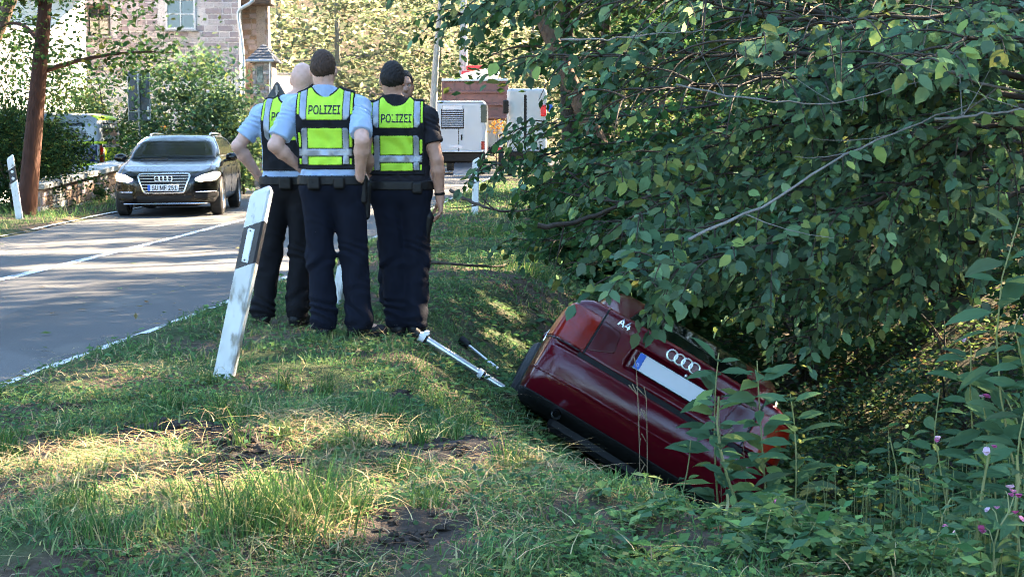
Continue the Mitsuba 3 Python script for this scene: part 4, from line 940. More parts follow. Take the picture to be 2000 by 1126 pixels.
# ---------------------------------------------------------------- the wood on the right, and trees along the road
def gz(x, y): return ground_at(x, y)
FT = 'tall forest tree in the shady wood beside the ditch'
for i, (x, y, h, r) in enumerate([(6.2, 16.5, 14, 3.0), (8.2, 21, 15, 3.3), (5.0, 24, 13, 3.0), (10, 26, 16, 3.4), (6.8, 31, 14, 3.2), (12, 33, 16, 3.5), (4.6, 37, 13, 3.0), (9, 41, 15, 3.5),
                                 (8.5, 12, 15, 3.3), (11.5, 16, 16, 3.5), (13.5, 22, 17, 3.7), (12.8, 10, 16, 3.5), (16, 17, 17, 3.8), (16.5, 28, 17, 3.8), (8.5, 5.0, 12, 2.8), (14, 4, 15, 3.4), (18, 11, 17, 3.6), (15, 38, 17, 3.8), (20, 34, 17, 4), (1.5, 36.5, 14, 2.9), (2.6, 41, 14, 3.0), (2.0, 46, 14, 3.0), (5.5, 55, 15, 3.4), (6.5, 63, 15, 3.5), (8, 71, 15, 3.6)]):
    b = (x, y, gz(x, y) - .1)
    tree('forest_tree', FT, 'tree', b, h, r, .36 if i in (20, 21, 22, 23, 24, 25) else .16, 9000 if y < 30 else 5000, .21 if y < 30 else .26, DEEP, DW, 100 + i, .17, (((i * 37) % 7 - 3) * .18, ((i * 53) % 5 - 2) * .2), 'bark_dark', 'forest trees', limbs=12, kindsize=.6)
UB = 'dense dark green shrub growing under the forest trees'
for i, (x, y, h) in enumerate([(3.7, 18.5, 2.3), (5.8, 19.5, 2.6), (7.4, 17.5, 3.0), (4.6, 22.0, 2.6), (7.0, 24.0, 3.2), (2.9, 23.5, 2.2), (5.6, 28.0, 3.0), (9.0, 29.5, 3.5), (3.4, 30.0, 2.6), (6.4, 15.0, 2.4), (2.3, 29, 1.6), (.95, 17.5, 1.1), (1.5, 15.6, 1.1), (1.5, 20.5, 1.6), (1.1, 24.0, 1.3), (2.0, 17.6, 1.6), (5.0, 10.4, 1.7), (5.9, 12.8, 2.2), (4.5, 8.6, 1.5), (5.6, 9.2, 1.9), (3.5, 8.9, 1.0), (2.6, 36, 2.6), (5.4, 44, 3.5), (9, 47, 4), (13, 44, 4)]):
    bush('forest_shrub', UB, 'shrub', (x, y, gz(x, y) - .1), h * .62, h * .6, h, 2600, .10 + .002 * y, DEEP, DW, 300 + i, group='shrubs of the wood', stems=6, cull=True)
ST = 'tall sunlit pale green tree far behind the people in vests'
for i, (x, y, h, r) in enumerate([(-13.5, 72, 15, 4.2), (-9.5, 84, 17, 4.8), (-4.5, 92, 16, 4.8), (1.0, 88, 15, 4.5), (-15, 96, 19, 5.2), (5.5, 80, 14, 4.2), (-1.5, 112, 20, 6), (-10, 118, 22, 6.5), (7, 104, 18, 5.5), (-21, 110, 20, 6), (13, 92, 16, 5), (-28, 95, 18, 5.5), (-36, 85, 17, 5), (-30, 120, 22, 6.5)]):
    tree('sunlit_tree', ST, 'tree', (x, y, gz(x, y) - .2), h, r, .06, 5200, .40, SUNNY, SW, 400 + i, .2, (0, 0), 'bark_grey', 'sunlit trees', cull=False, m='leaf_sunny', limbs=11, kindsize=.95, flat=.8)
k = tree('roadside_tree', 'slim pale-barked tree leaning beside the brown tipper truck', 'tree', at(842, 330, 47) * [1, 1, 0] + [0, 0, -.1], 11, 2.0, .45, 1800, .16, GREEN + SUNNY[:2], None, 501, .13, (1.1, 0), 'bark_pale', cull=False)
k = tree('roadside_tree', 'straight white-barked birch above the tipper truck', 'tree', at(895, 330, 72) * [1, 1, 0] + [.2, 0, -.1], 15, 2.2, .62, 1800, .2, SUNNY, SW, 502, .26, (.1, 0), 'bark_pale', cull=False)

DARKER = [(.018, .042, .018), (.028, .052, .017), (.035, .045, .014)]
# left side: the reddish trunk with its hanging twigs, the shrubs in front of the police van and the house
tb = gp(45, 424); tb[2] = gz(tb[0], tb[1]) - .1
k = tree('leaning_tree', 'leaning dark tree with a reddish trunk beside the white roadside post', 'tree', tb, 9.5, 2.9, .24, 13000, .12, DEEP, DW, 520, .145, (1.05, .3), 'bark_red', cull=False, tm=L4, limbs=12, kindsize=.5)
for lab, u, v, y, rx, h, n, sz, cols, w, m in (
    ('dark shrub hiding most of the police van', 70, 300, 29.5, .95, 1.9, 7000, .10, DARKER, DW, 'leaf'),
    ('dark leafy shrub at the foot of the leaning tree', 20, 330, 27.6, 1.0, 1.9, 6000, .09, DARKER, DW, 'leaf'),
    ('low dark shrub just behind the bridge parapet', 160, 350, 30.5, .5, .55, 1700, .08, DEEP, DW, 'leaf'),
    ('large bushy green tree in front of the stone house', 395, 260, 36, 1.35, 3.6, 8000, .15, GREEN, GW, 'leaf'),
    ('loose pale shrub between the house window and the traffic sign', 215, 250, 39, 1.3, 3.8, 4600, .13, GREEN + DEEP, None, 'leaf'),
    ('green shrub on the verge behind the black car', 470, 260, 37, .75, 2.6, 3000, .12, GREEN, GW, 'leaf'),
    ('dark hedge-like shrub behind the black car roof', 330, 300, 34.5, 1.6, 1.8, 5200, .11, DEEP, DW, 'leaf'),
    ('small shrub with orange autumn leaves beside the large bush', 322, 235, 34.0, .28, 2.0, 320, .10, [(.42, .16, .03), (.30, .12, .03), (.16, .14, .04)], None, 'leaf'),
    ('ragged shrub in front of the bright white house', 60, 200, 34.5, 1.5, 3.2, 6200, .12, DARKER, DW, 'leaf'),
    ('pale green shrub on the far verge behind the bald person', 500, 330, 44, 1.0, 1.3, 1200, .12, GREEN + SUNNY[:2], None, 'leaf')):
    c = at(u, v, y); z0 = gz(c[0], c[1]) - .1
    bush('shrub', lab, 'shrub', (c[0], c[1], z0), rx, rx * .8, h + (.4 - z0 if z0 < -.3 else 0), n, sz, cols, w, 600 + u, m, L4, stems=5, cull=False)

tree('canopy_tree', 'large roadside tree whose crown spreads over the road beyond the edge of the picture', 'tree', (-10.4, 19.5, gz(-10.4, 19.5) - .1), 13, 4.6, .42, 7000, .17, DEEP, DW, 530, .22, (1.4, 0), 'bark_brown', limbs=13, kindsize=.8)

tree('canopy_tree', 'tall tree behind the white post whose crown leans out high over the road', 'tree', (3.0, 31.5, gz(3.0, 31.5) - .1), 14, 4.4, .50, 7500, .18, DEEP, DW, 531, .2, (-5.6, 0), 'bark_brown', limbs=13, kindsize=.8)
for i, (x, y, h, r) in enumerate([(-11, -9, 11, 3.4), (-11, -17, 14, 4), (-4, -30, 15, 4.5), (1.5, -33, 15, 4.5), (-10, -34, 15, 4.5), (-16, -26, 15, 4.5), (-12, 4, 13, 3.6)]):
    tree('roadside_wood_tree', 'tall tree in the wood on the near side, beyond the edge of the picture', 'tree', (x, y, gz(x, y) - .1), h, r, .12, 3400, .30, DEEP, DW, 560 + i, .18, (0, 0), 'bark_dark', 'trees of the wood on the near side', cull=False, limbs=11, kindsize=.9)
UG = 'low green undergrowth plant on the floor of the wood'
for i, (x, y, h) in enumerate([(2.9, 12.5, .6), (3.6, 11.4, .7), (4.2, 13.0, .6), (3.3, 14.4, .6), (4.6, 15.6, .7), (3.8, 16.6, .6), (5.2, 17.6, .7), (2.6, 15.8, .7), (4.4, 18.8, .8), (6.0, 19.6, .8), (3.4, 10.2, .7), (5.0, 11.8, .8), (4.0, 9.2, .7), (5.6, 14.6, .7), (2.2, 13.6, .7), (3.0, 19.6, .8), (4.6, 9.8, .9), (5.4, 10.6, 1.0), (3.9, 10.3, .8), (4.9, 8.4, .9), (4.3, 11.2, .9), (5.8, 11.6, 1.0), (3.2, 9.2, .8), (6.4, 13.4, 1.0), (5.2, 13.2, .9), (3.0, 8.2, .8)]):
    bush('undergrowth_plant', UG, 'plant', (x, y, gz(x, y) - .05), .75, .7, h, 1100, .075, GREEN + DEEP, None, 340 + i, 'leaf', L2, 'undergrowth of the wood', 4, True)

tree('canopy_tree', 'tall tree behind the police van whose crown reaches high over the black car', 'tree', (-13.9, 33.5, gz(-13.9, 33.5) - .1), 15, 4.8, .54, 8000, .18, DEEP, DW, 532, .2, (6.4, 1.0), 'bark_brown', cull=False, limbs=13, kindsize=.8)
# ---------------------------------------------------------------- grass, weeds and straw on the verges
rg = np.random.default_rng(2024)
STRAW = [gp(190, 950), gp(60, 940), gp(560, 880), gp(700, 890), gp(230, 740), gp(860, 1010), gp(640, 1080), gp(420, 1000), gp(1000, 900)]
def blades(P, L, Wd, az, bend, col, seg=3, lie=1.0):
    n = len(P); t = np.linspace(0, 1, seg + 1)
    d = np.stack([np.cos(az), np.sin(az), 0 * az], 1); s = np.stack([-np.sin(az), np.cos(az), 0 * az], 1)
    sw = rg.normal(0, 1, n) * .5; s = s * np.cos(sw)[:, None] + d * np.sin(sw)[:, None]
    out = (bend[:, None] * t ** 1.8) * L[:, None]; up = (t[None] * np.sqrt(np.maximum(1 - .75 * bend[:, None] ** 2 * t[None], .05))) * L[:, None] - np.maximum(bend[:, None] - .9, 0) * t ** 3 * L[:, None]
    up = up * lie; C = P[:, None] + d[:, None] * out[..., None] + np.array([0, 0, 1.0]) * up[..., None]
    w = Wd[:, None] * (1 - t ** 1.6 * .92)
    A, B = C - s[:, None] * w[..., None] / 2, C + s[:, None] * w[..., None] / 2
    V = np.stack([A, B], 2).reshape(-1, 3); m = 2 * (seg + 1)
    f = np.array([[2 * i, 2 * i + 1, 2 * i + 3] for i in range(seg)] + [[2 * i, 2 * i + 3, 2 * i + 2] for i in range(seg)])
    F = (f[None] + np.arange(n)[:, None, None] * m).reshape(-1, 3)
    return V, F, np.repeat(col, m, 0)
def verge_points(n, y0, y1, side):
    y = y0 + (y1 - y0) * rg.uniform(0, 1, n)
    if side == 'r':
        a = xr(y) + .03; b = np.minimum(crest(y) + 2.9, y * .37); x = a + (b - a) * rg.uniform(0, 1, n)
    else:
        b = xl(y) - .08; a = b - 3.2; x = a + (b - a) * rg.uniform(0, 1, n)
    keep = np.abs(x / y) < .40
    x, y = x[keep], y[keep]
    return x, y
def onground(x, y): return np.stack([x, y, ground_z(x, y) - .01], 1)
def near_any(x, y, pts, r): return np.max([np.exp(-((x - c[0]) ** 2 + ((y - c[1]) * .7) ** 2) / r ** 2) for c in pts], 0)
gr_, st_ = [], []
for side, y0, y1, n, lmin, lmax, wd in (('r', 3.4, 5.6, 40000, .035, .105, .0064), ('r', 5.6, 8.2, 44000, .03, .10, .0068), ('r', 8.2, 13, 34000, .03, .10, .0085), ('r', 13, 22, 22000, .05, .13, .010), ('r', 22, 46, 16000, .08, .2, .016), ('l', 14, 24, 9000, .06, .2, .009), ('l', 24, 46, 12000, .08, .24, .014)):
    x, y = verge_points(n, y0, y1, side); P = onground(x, y)
    cl = meshkit.fbm(P * [2.1, 2.1, 0], 3, 31); so = soil_np(x, y); st = near_any(x, y, STRAW, .42) if side == 'r' else 0 * x
    keep = (rg.uniform(0, 1, len(x)) < sstep(.36, .60, cl) * .85 + .13) & (rg.uniform(0, 1, len(x)) > so * .93) & ~((y < 20) & (side == 'r') & (x > crest(y) + 1.0) & (rg.uniform(0, 1, len(x)) < .8))
    P, cl, st = P[keep], cl[keep], st[keep]; n = len(P)
    L = rg.uniform(lmin, lmax, n) * (.55 + .9 * cl) ; az = rg.uniform(0, 6.28, n) * .55 + 2.5 * meshkit.noise(P * [3, 3, 0], 8) * 6.28
    be = np.clip(rg.normal(.72, .28, n), .1, 1.15)
    col = tint(rg, n, [(.085, .160, .055), (.13, .22, .07), (.06, .12, .055), (.20, .24, .10), (.40, .34, .18)], [.34, .28, .18, .12, .08], .22)
    dry = rg.uniform(0, 1, n) < st * .45
    gr_.append(blades(P[~dry], L[~dry], np.full((~dry).sum(), wd) * rg.uniform(.6, 1.4, (~dry).sum()), az[~dry], be[~dry], col[~dry], 2, .8))
    if dry.any():
        m = dry.sum(); st_.append(blades(P[dry] + [0, 0, .012], L[dry] * 1.4, np.full(m, wd * .75), rg.uniform(0, 6.28, m), np.clip(rg.normal(1.1, .12, m), .5, 1.25), tint(rg, m, [(.42, .29, .17), (.50, .40, .20), (.34, .20, .13), (.40, .38, .15)], None, .2), 3, .45))
# tall tufts near the camera and lying straw stalks
tv, tn = [], 0
TUFT = [(450, 1060, .16, 110, .2), (540, 1090, .12, 110, .22), (600, 1100, .16, 130, .23), (640, 1060, .1, 150, .22), (455, 1100, .1, 140, .2), (930, 470, .4, 500, .2), (1040, 520, .4, 500, .22)]
TUFT += [(rg.uniform(-20, 1050), rg.uniform(760, 1126), rg.uniform(.04, .09), int(rg.uniform(30, 90)), rg.uniform(.09, .17)) for _ in range(46)]
for (u, v, r, n, l) in TUFT:
    c = gp(u, v, -.02); x = c[0] + rg.normal(0, r * .6, n); y = c[1] + rg.normal(0, r * .6, n); P = onground(x, y); a0 = rg.uniform(0, 6.28)
    gr_.append(blades(P, l * .85 * rg.uniform(.5, 1.25, n), .0050 * rg.uniform(.7, 1.4, n), a0 + rg.normal(0, .8, n), np.clip(rg.normal(.55, .25, n), .05, 1.1), tint(rg, n, [(.06, .125, .03), (.04, .09, .03), (.11, .16, .045), (.36, .30, .13)], [.4, .3, .18, .12], .2), 4))
for c in STRAW + [gp(480, 915), gp(120, 905), gp(300, 930), gp(760, 920), gp(620, 870), None]:
    n = 170 if c is not None else 1300
    if c is None: x, y = verge_points(n, 3.6, 10, 'r'); n = len(x)
    else: x = c[0] + rg.normal(0, .24, n); y = c[1] + rg.normal(0, .3, n)
    k_ = (soil_np(x, y) < .35) | (rg.uniform(0, 1, len(x)) < .2); x, y = x[k_], y[k_]; n = len(x); P = onground(x, y) + [0, 0, .03] + rg.uniform(0, .05, (n, 1)) * [0, 0, 1]
    st_.append(blades(P, rg.uniform(.08, .26, n), np.full(n, .0035), rg.uniform(0, 6.28, n), np.clip(rg.normal(1.0, .1, n), .7, 1.2), tint(rg, n, [(.46, .34, .18), (.55, .44, .24), (.36, .23, .14)], None, .2), 3, .22))
def joined(parts):
    o, vs, fs, cs = 0, [], [], []
    for v, f, c in parts: vs.append(v); fs.append(f + o); cs.append(c); o += len(v)
    return (np.vstack(vs), np.vstack(fs)), np.vstack(cs)
g, c = joined(gr_); tag(put('grass', g, 'blade', color=c), 'green roadside grass on the verges', 'grass', kind='stuff')
g, c = joined(st_); tag(put('dry_grass', g, 'blade', color=c), 'dry straw-coloured grass lying in patches on the near bank', 'dry grass', kind='stuff')
# low broad-leaved weeds
wl = []
for y0, y1, n, s0, s1 in ((3.4, 5.6, 21000, .012, .038), (5.6, 8.4, 26000, .013, .040), (8.4, 13, 17000, .02, .055), (13, 24, 8000, .04, .09), (24, 44, 4000, .06, .12)):
    x, y = verge_points(n, y0, y1, 'r'); cl = meshkit.fbm(np.stack([x * 1.7, y * 1.7, 0 * x], 1), 3, 47)
    ex = sstep(.0, 1.2, x - crest(y)) ; keep = (rg.uniform(0, 1, len(x)) < sstep(.36, .56, cl) * .85 + .2 + .4 * ex) & (rg.uniform(0, 1, len(x)) > soil_np(x, y) * .9)
    x, y, ex = x[keep], y[keep], ex[keep]; n = len(x); P = onground(x, y) + np.stack([0 * x, 0 * x, rg.uniform(.012, .055, n) + ex * rg.uniform(0, .12, n) * (y < 9) * (x / y > .19)], 1)
    wl.append(scatter(L4, P, rg.normal(0, 1, (n, 3)) * [1, 1, .25], rg.normal(0, .35, (n, 3)) + [0, -.15, 1], rg.uniform(s0, s1, n) * (1 + .9 * ex), tint(rg, n, [(.075, .145, .055), (.105, .185, .06), (.06, .12, .058), (.17, .21, .075)], [.38, .28, .22, .12])))
g, c = joined(wl); tag(put('ground_cover', g, 'leaf', color=c), 'low broad-leaved weeds among the grass', 'weeds', kind='stuff')
# brown leaves and litter on the forest floor
n = 26000; y = rg.uniform(6, 26, n); x = crest(y) + 1.2 + rg.uniform(0, 1, n) ** 1.2 * 8; P = onground(x, y) + [0, 0, .02] + rg.uniform(0, .22, (n, 1)) ** 2 * [0, 0, 4]
tm = scatter(L2, P, rg.normal(0, 1, (n, 3)) * [1, 1, .2], rg.normal(0, .35, (n, 3)) + [0, 0, 1], rg.uniform(.05, .11, n), tint(rg, n, [(.14, .08, .035), (.09, .05, .025), (.20, .14, .05), (.06, .10, .03), (.10, .15, .035)], [.08, .08, .04, .40, .40]))
tag(put('leaf_litter', (tm[0], tm[1]), 'leaf', color=tm[2]), 'fallen brown leaves and seedlings on the forest floor', 'leaf litter', kind='stuff')
# clods of torn-up soil
n = 620; q = [SOIL[i] for i in np.where(rg.uniform(0, 1, n) < .4, rg.integers(0, 3, n), rg.integers(0, len(SOIL), n))]; cl = []
ico = trimesh.creation.icosphere(1, 1.0)
for c_, r_ in q:
    x = c_[0] + rg.normal(0, r_ * .42); y = c_[1] + rg.normal(0, r_ * .5); s = rg.uniform(.004, .019) * (1 + (rg.uniform() < .05) * .8)
    v = np.array(ico.vertices) * (1 + .35 * rg.normal(0, 1, (len(ico.vertices), 1))) * s * [1.2, 1, .7]
    cl.append((v + [x, y, float(ground_z(np.array([x]), np.array([y]))[0]) + s * .2], np.array(ico.faces)))
tag(put('soil_clods', cat(cl), 'ground_soil'), 'torn-up clods of dark soil on the near bank', 'soil', kind='stuff')
# ---------------------------------------------------------------- houses, walls, signs, posts
def stonemat(name, cols, sc=7):
    mat(name, proc(lambda p, n, uv: mix(mix(cols[0], cols[1], fbm(p.x * sc, p.y * sc, p.z * sc, 3)), cols[2], smoothstep(.55, .75, fbm(p.x * sc * 5, p.y * sc * 5, p.z * sc * 5, 2)))), .9, specular=.2)
stonemat('stone_lilac', ((.20, .17, .18), (.34, .29, .29), (.26, .21, .19))); stonemat('stone_pale', ((.32, .29, .28), (.46, .41, .39), (.28, .24, .23))); stonemat('stone_brown', ((.13, .09, .065), (.26, .18, .13), (.19, .15, .13)))
stonemat('mortar', ((.42, .40, .38), (.55, .52, .50), (.36, .34, .32))); stonemat('mortar_brown', ((.20, .17, .15), (.28, .24, .21), (.16, .14, .12)))
stonemat('concrete', ((.22, .22, .21), (.34, .34, .33), (.15, .16, .14)), 5); stonemat('render_white', ((.74, .72, .69), (.82, .80, .77), (.68, .66, .62)), 1.5)
stonemat('slate', ((.05, .055, .065), (.10, .105, .12), (.07, .07, .075)), 6); stonemat('roof_tile', ((.16, .07, .05), (.28, .13, .09), (.12, .08, .06)), 6)
mat('window_glass', (.015, .02, .022), .03, specular=.8); mat('window_frame', (.55, .54, .52), .5); mat('dark_frame', (.06, .05, .045), .5)
mat('zinc', (.40, .42, .44), .4, metallic=.6); mat('dark_timber', (.045, .03, .022), .8); mat('sign_back', proc(lambda p, n, uv: mix((.055, .06, .07), (.10, .105, .12), fbm(p.x * 5, p.y * 5, p.z * 5, 3))), .5, metallic=.3); mat('galvanised', (.30, .31, .32), .5, metallic=.6)
rs = np.random.default_rng(9)
def masonry(parent, A, B, z0, z1, row, lmin, lmax, mats, limit=300, holes=(), proud=.022, depth=.08):
    """Courses of single stones on the face from A to B (plan), with z levels; holes are (s0, s1, z0, z1)."""
    A, B = np.array(A, float), np.array(B, float); L = np.linalg.norm(B - A); t = (B - A) / L; nrm = np.array([t[1], -t[0]])
    ang = math.atan2(t[1], t[0]); made = 0; rest = []
    base = {}
    z = z1
    while z > z0 + .03:
        h = row * rs.uniform(.8, 1.2); h = min(h, z - z0); s = -rs.uniform(0, lmin)
        while s < L:
            l = rs.uniform(lmin, lmax); a, b = max(s, 0), min(s + l, L)
            s += l
            if b - a < .05 or any(a < q[1] - .02 and b > q[0] + .02 and z - h < q[3] - .02 and z > q[2] + .02 for q in holes): continue
            m = mats[rs.integers(0, len(mats))]; pr = proud * rs.uniform(.5, 1.5)
            c = A + t * (a + b) / 2 + nrm * (pr - depth / 2); size = (b - a - .034, depth, h - .030)
            if made < limit:
                if m not in base: base[m] = mikit.ply(box((0, 0, 0), (1, 1, 1), .06), m)
                xf = M4((c[0], c[1], z - h / 2), rz=ang + rs.normal(0, .006)); xf[:3, :3] = xf[:3, :3] @ np.diag(size)
                scene[key_for('stone', parent)] = {**base[m], 'to_world': T(xf)}; made += 1
            else:
                rest.append(move(box((0, 0, 0), size, .012), M4((c[0], c[1], z - h / 2), rz=ang)))
        z -= h
    if rest: tag(put('stones', cat(rest), mats[0], parent), kind='stuff')
def slab(A, B, z0, z1, th):
    """An upright wall slab whose front face runs from A to B."""
    A, B = np.array(A, float), np.array(B, float); t = (B - A) / np.linalg.norm(B - A); n = np.array([t[1], -t[0]])
    q = [A, B, B - n * th, A - n * th]
    return hull([(*p, z) for p in q for z in (z0, z1)])
def window(parent, A, B, s0, s1, z0, z1, frame, panes=(2, 2)):
    A, B = np.array(A, float), np.array(B, float); t = (B - A) / np.linalg.norm(B - A); n = np.array([t[1], -t[0]]); ang = math.atan2(t[1], t[0])
    c = A + t * (s0 + s1) / 2; w, h = s1 - s0, z1 - z0
    M = lambda dx, dn, z: M4((*(c + t * dx + n * dn), z), rz=ang)
    wk = key_for('window', parent)
    f = [move(box((0, 0, 0), (w, .07, .055), .008), M(0, .035, z)) for z in (z0 + .028, z1 - .028)] + [move(box((0, 0, 0), (.055, .07, h), .008), M(s * (w / 2 - .028), .033, (z0 + z1) / 2)) for s in (-1, 1)]
    f += [move(box((0, 0, 0), (.035, .05, h - .1), .006), M(-w / 2 + w * i / panes[0], -(-.031), (z0 + z1) / 2)) for i in range(1, panes[0])] + [move(box((0, 0, 0), (w - .1, .048, .03), .006), M(0, .029, z0 + h * i / panes[1])) for i in range(1, panes[1])]
    put('frame', cat(f), frame, wk)
    put('pane', move(box((0, 0, 0), (w - .06, .012, h - .06)), M(0, .012, (z0 + z1) / 2)), 'window_glass', wk)
    put('sill', move(box((0, 0, 0), (w + .14, .16, .06), .012), M(0, .06, z0 - .035)), 'concrete', wk)
    put('lintel', move(box((0, 0, 0), (w + .24, .12, .16), .012), M(0, -.012, z1 + .085)), 'stone_pale', wk)

# stone house
hx = lambda u, y: at(u, 200, y)[0]
sh = key_for('stone_house')
A, B = (-14.6, 45.0), (hx(470, 45), 45.0); L = B[0] - A[0]
sw = lambda u: hx(u, 45) - A[0]; zz = lambda v, y=45: CAMZ + (HOR - v) * y / FOC
holes = [(sw(176), sw(219), zz(74), zz(14)), (sw(328), sw(386), zz(62), zz(3))]
put('wall', slab(A, B, -1.2, 6.9, .35), 'mortar', sh)
masonry(sh + '__wall', A, B, zz(150), 6.9, .165, .26, .58, ['stone_lilac', 'stone_lilac', 'stone_pale'], 300, holes)
for h in holes: window(sh, A, B, *h, 'dark_frame' if h is holes[0] else 'window_frame')
A2, B2 = (hx(476, 46.2), 46.2), (hx(526, 46.2), 46.2)
put('wall', slab(A2, B2, -1.2, 6.7, .4), 'mortar_brown', sh)
masonry(sh + '__wall_001', A2, B2, zz(180, 46), 5.35, .15, .16, .40, ['stone_brown', 'stone_brown', 'stone_lilac'], 160)
put('eaves_board', box(((A2[0] + B2[0]) / 2 + .05, 45.9, 5.6), (B2[0] - A2[0] + .3, .7, .35), .03), 'dark_timber', sh)
put('side_wall', slab((B2[0], 46.2), (B2[0] - 1.9, 54.0), -1.2, 6.7, .35), 'mortar_brown', sh)
put('back_wall', slab((B2[0] - 1.9, 54.0), (-14.6, 54.0), -1.2, 6.9, .35), 'mortar', sh)
put('roof', hull([(-14.9, 44.6, 6.85), (B2[0] + .1, 44.6, 6.85), (-14.9, 54.4, 6.85), (B2[0] - 1.7, 54.4, 6.85), (-13, 49.5, 9.0), (B2[0] - 2.6, 49.5, 9.0)]), 'slate', sh)
px = B[0] + .02
put('downpipe', tube(spline([(hx(500, 44.8), 44.8, zz(-4, 44.8)), (hx(488, 44.8), 44.8, zz(14, 44.8)), (px, 44.82, zz(26, 44.8)), (px, 44.82, zz(48, 44.8)), (px, 44.82, 1.5), (px, 44.82, 0.0)], 40), .055, 10), 'zinc', sh, True)
tag(sh, 'grey stone house with mullioned windows and a zinc downpipe behind the shrubs', 'house')
# its small slate-roofed annex, a little lodge of its own
an = key_for('stone_lodge'); y = 43.0; xa, xb = hx(494, y), hx(527, y); ym = y + 1.3
put('wall', hull([(x, yy_, z) for x in (xa, xb) for yy_ in (y, ym) for z in (-.6, zz(118, y))]), 'mortar_brown', an)
masonry(an + '__wall', (xa, y), (xb, y), zz(185, y), zz(121, y), .14, .14, .30, ['stone_lilac', 'stone_pale', 'stone_brown'], 60, [(.13, .30, zz(165, y), zz(132, y))])
wk = key_for('window', an); put('pane', box((xa + .215, y - .003, zz(148, y)), (.16, .02, .46)), 'window_glass', wk)
e = .16; zt, ze = zz(88, y), zz(122, y)
for i in range(6):
    f0, f1 = i / 6, (i + 1) / 6; g = lambda f, o=0: [(xa - e + (xb - xa + 2 * e) * .5 * f * .55, ), ]
    k0, k1 = 1 - f0 * .92, 1 - f1 * .92; cx_, cy_ = (xa + xb) / 2, (y + ym) / 2; hx_, hy_ = (xb - xa) / 2 + e, (ym - y) / 2 + e
    z0, z1 = ze + (zt - ze) * f0, ze + (zt - ze) * f1
    put('slate_course', hull([(cx_ + sx * hx_ * k, cy_ + sy * hy_ * k, z) for sx in (-1, 1) for sy in (-1, 1) for k, z in ((k0 + .02, z0), (k0 + .02, z0 + .03), (k1, z1 + .012))]), 'slate', an)
put('gutter', tube([(xa - e, y - e - .03, ze), (xb + e, y - e - .03, ze)], .04, 8), 'zinc', an)
put('downpipe', tube([(xb + .03, y - .06, ze), (xb + .03, y - .06, 0)], .035, 8), 'zinc', an)
tag(an, 'small stone lodge with a pointed slate roof at the corner of the house', 'lodge')
# white house in the sun
wh = key_for('white_house'); A, B = (-15.4, 36.4), (-11.75, 41.4)
put('wall', slab(A, B, -1.5, 5.6, .4), 'render_white', wh)
put('side_wall', slab((-18.6, 38.6), A, -1.5, 5.6, .4), 'render_white', wh); put('back_wall', slab(B, (-15.0, 43.7), -1.5, 5.6, .4), 'render_white', wh)
window(wh, A, B, 1.1, 2.0, 2.55, 3.7, 'dark_frame')
rd = np.array(B) - np.array(A); rd /= np.linalg.norm(rd); rn = np.array([rd[1], -rd[0]])
rf = put('roof', hull([(*(np.array(A) - rd * .3 + rn * .35), 5.45), (*(np.array(B) + rd * .3 + rn * .35), 5.45), (*(np.array(A) - rd * .3 - rn * 1.7), 7.2), (*(np.array(B) + rd * .3 - rn * 1.7), 7.2), (*(np.array(A) - rd * .3 - rn * 3.8), 5.45), (*(np.array(B) + rd * .3 - rn * 3.8), 5.45)]), 'roof_tile', wh)
put('gutter', tube([(*(np.array(A) - rd * .3 + rn * .40), 5.46), (*(np.array(B) + rd * .3 + rn * .40), 5.46)], .06, 8), 'zinc', wh)
tag(wh, 'bright sunlit white rendered house behind the leaning tree', 'house')
# low white wall far behind the bald person
y = 56; ww = key_for('garden_wall'); put('panel', box(((hx(520, y) + hx(600, y)) / 2, y, zz(168, y) - .0), (1.9, .25, .75), .02), 'render_white', ww); put('base', box(((hx(520, y) + hx(600, y)) / 2, y, 1.4), (1.85, .3, 2.9), .02), 'mortar_brown', ww)
put('coping', box(((hx(520, y) + hx(600, y)) / 2, y, zz(147, y)), (2.0, .4, .09), .02), 'concrete', ww)
tag(ww, 'white garden wall end behind the triangular sign', 'wall')

# bridge parapet
pp = key_for('bridge_parapet'); A, B = np.array([-8.52, 26.9]), np.array([-8.62, 34.5])
put('wall', hull([(x, y, z) for (x, y, zt) in ((-8.52, 26.9, .42), (-8.62, 34.5, .78), (-8.92, 34.5, .78), (-8.86, 26.9, .42)) for z in (-1.6, zt)]), 'mortar_brown', pp)
t = (A - B) / np.linalg.norm(A - B)
rs2 = np.random.default_rng(4); base = {m: mikit.ply(box((0, 0, 0), (1, 1, 1), .08), m) for m in ('stone_brown', 'concrete', 'stone_lilac')}
for face in (0, 1):
    L = 7.5 if face == 0 else .34
    for r_ in range(5):
        s = -rs2.uniform(0, .2)
        while s < L:
            l = rs2.uniform(.22, .5) if face == 0 else rs2.uniform(.14, .22); a, b = max(s, 0), min(s + l, L); s += l
            if b - a < .06: continue
            f = (a + b) / 2 / 7.6 if face == 0 else 0; zt = .42 + .36 * f - r_ * .155
            if zt < -.42: continue
            m = ('stone_brown', 'concrete', 'stone_brown', 'stone_lilac')[rs2.integers(0, 4)]
            if face == 0: xf = M4((-8.52 - .10 * (a + b) / 2 / 7.6 - .02, 26.9 + (a + b) / 2, zt - .075), rz=math.pi / 2)
            else: xf = M4((-8.52 - (a + b) / 2, 26.9 + .02, zt - .075))
            xf[:3, :3] = xf[:3, :3] @ np.diag((b - a - .02, .09, .135)); scene[key_for('stone', pp + '__wall')] = {**base[m], 'to_world': T(xf)}
for i in range(6):
    y0, y1 = 26.72 + i * 1.3, 26.72 + (i + 1) * 1.3 - .02; z = lambda y: .44 + .36 * (y - 26.9) / 7.6
    put('coping_slab', hull([(x, y, z(y) + dz) for x in (-8.40 - .1 * i / 6, -9.02 - .1 * i / 6) for y in (y0, y1) for dz in (0, .095)]), 'concrete', pp)
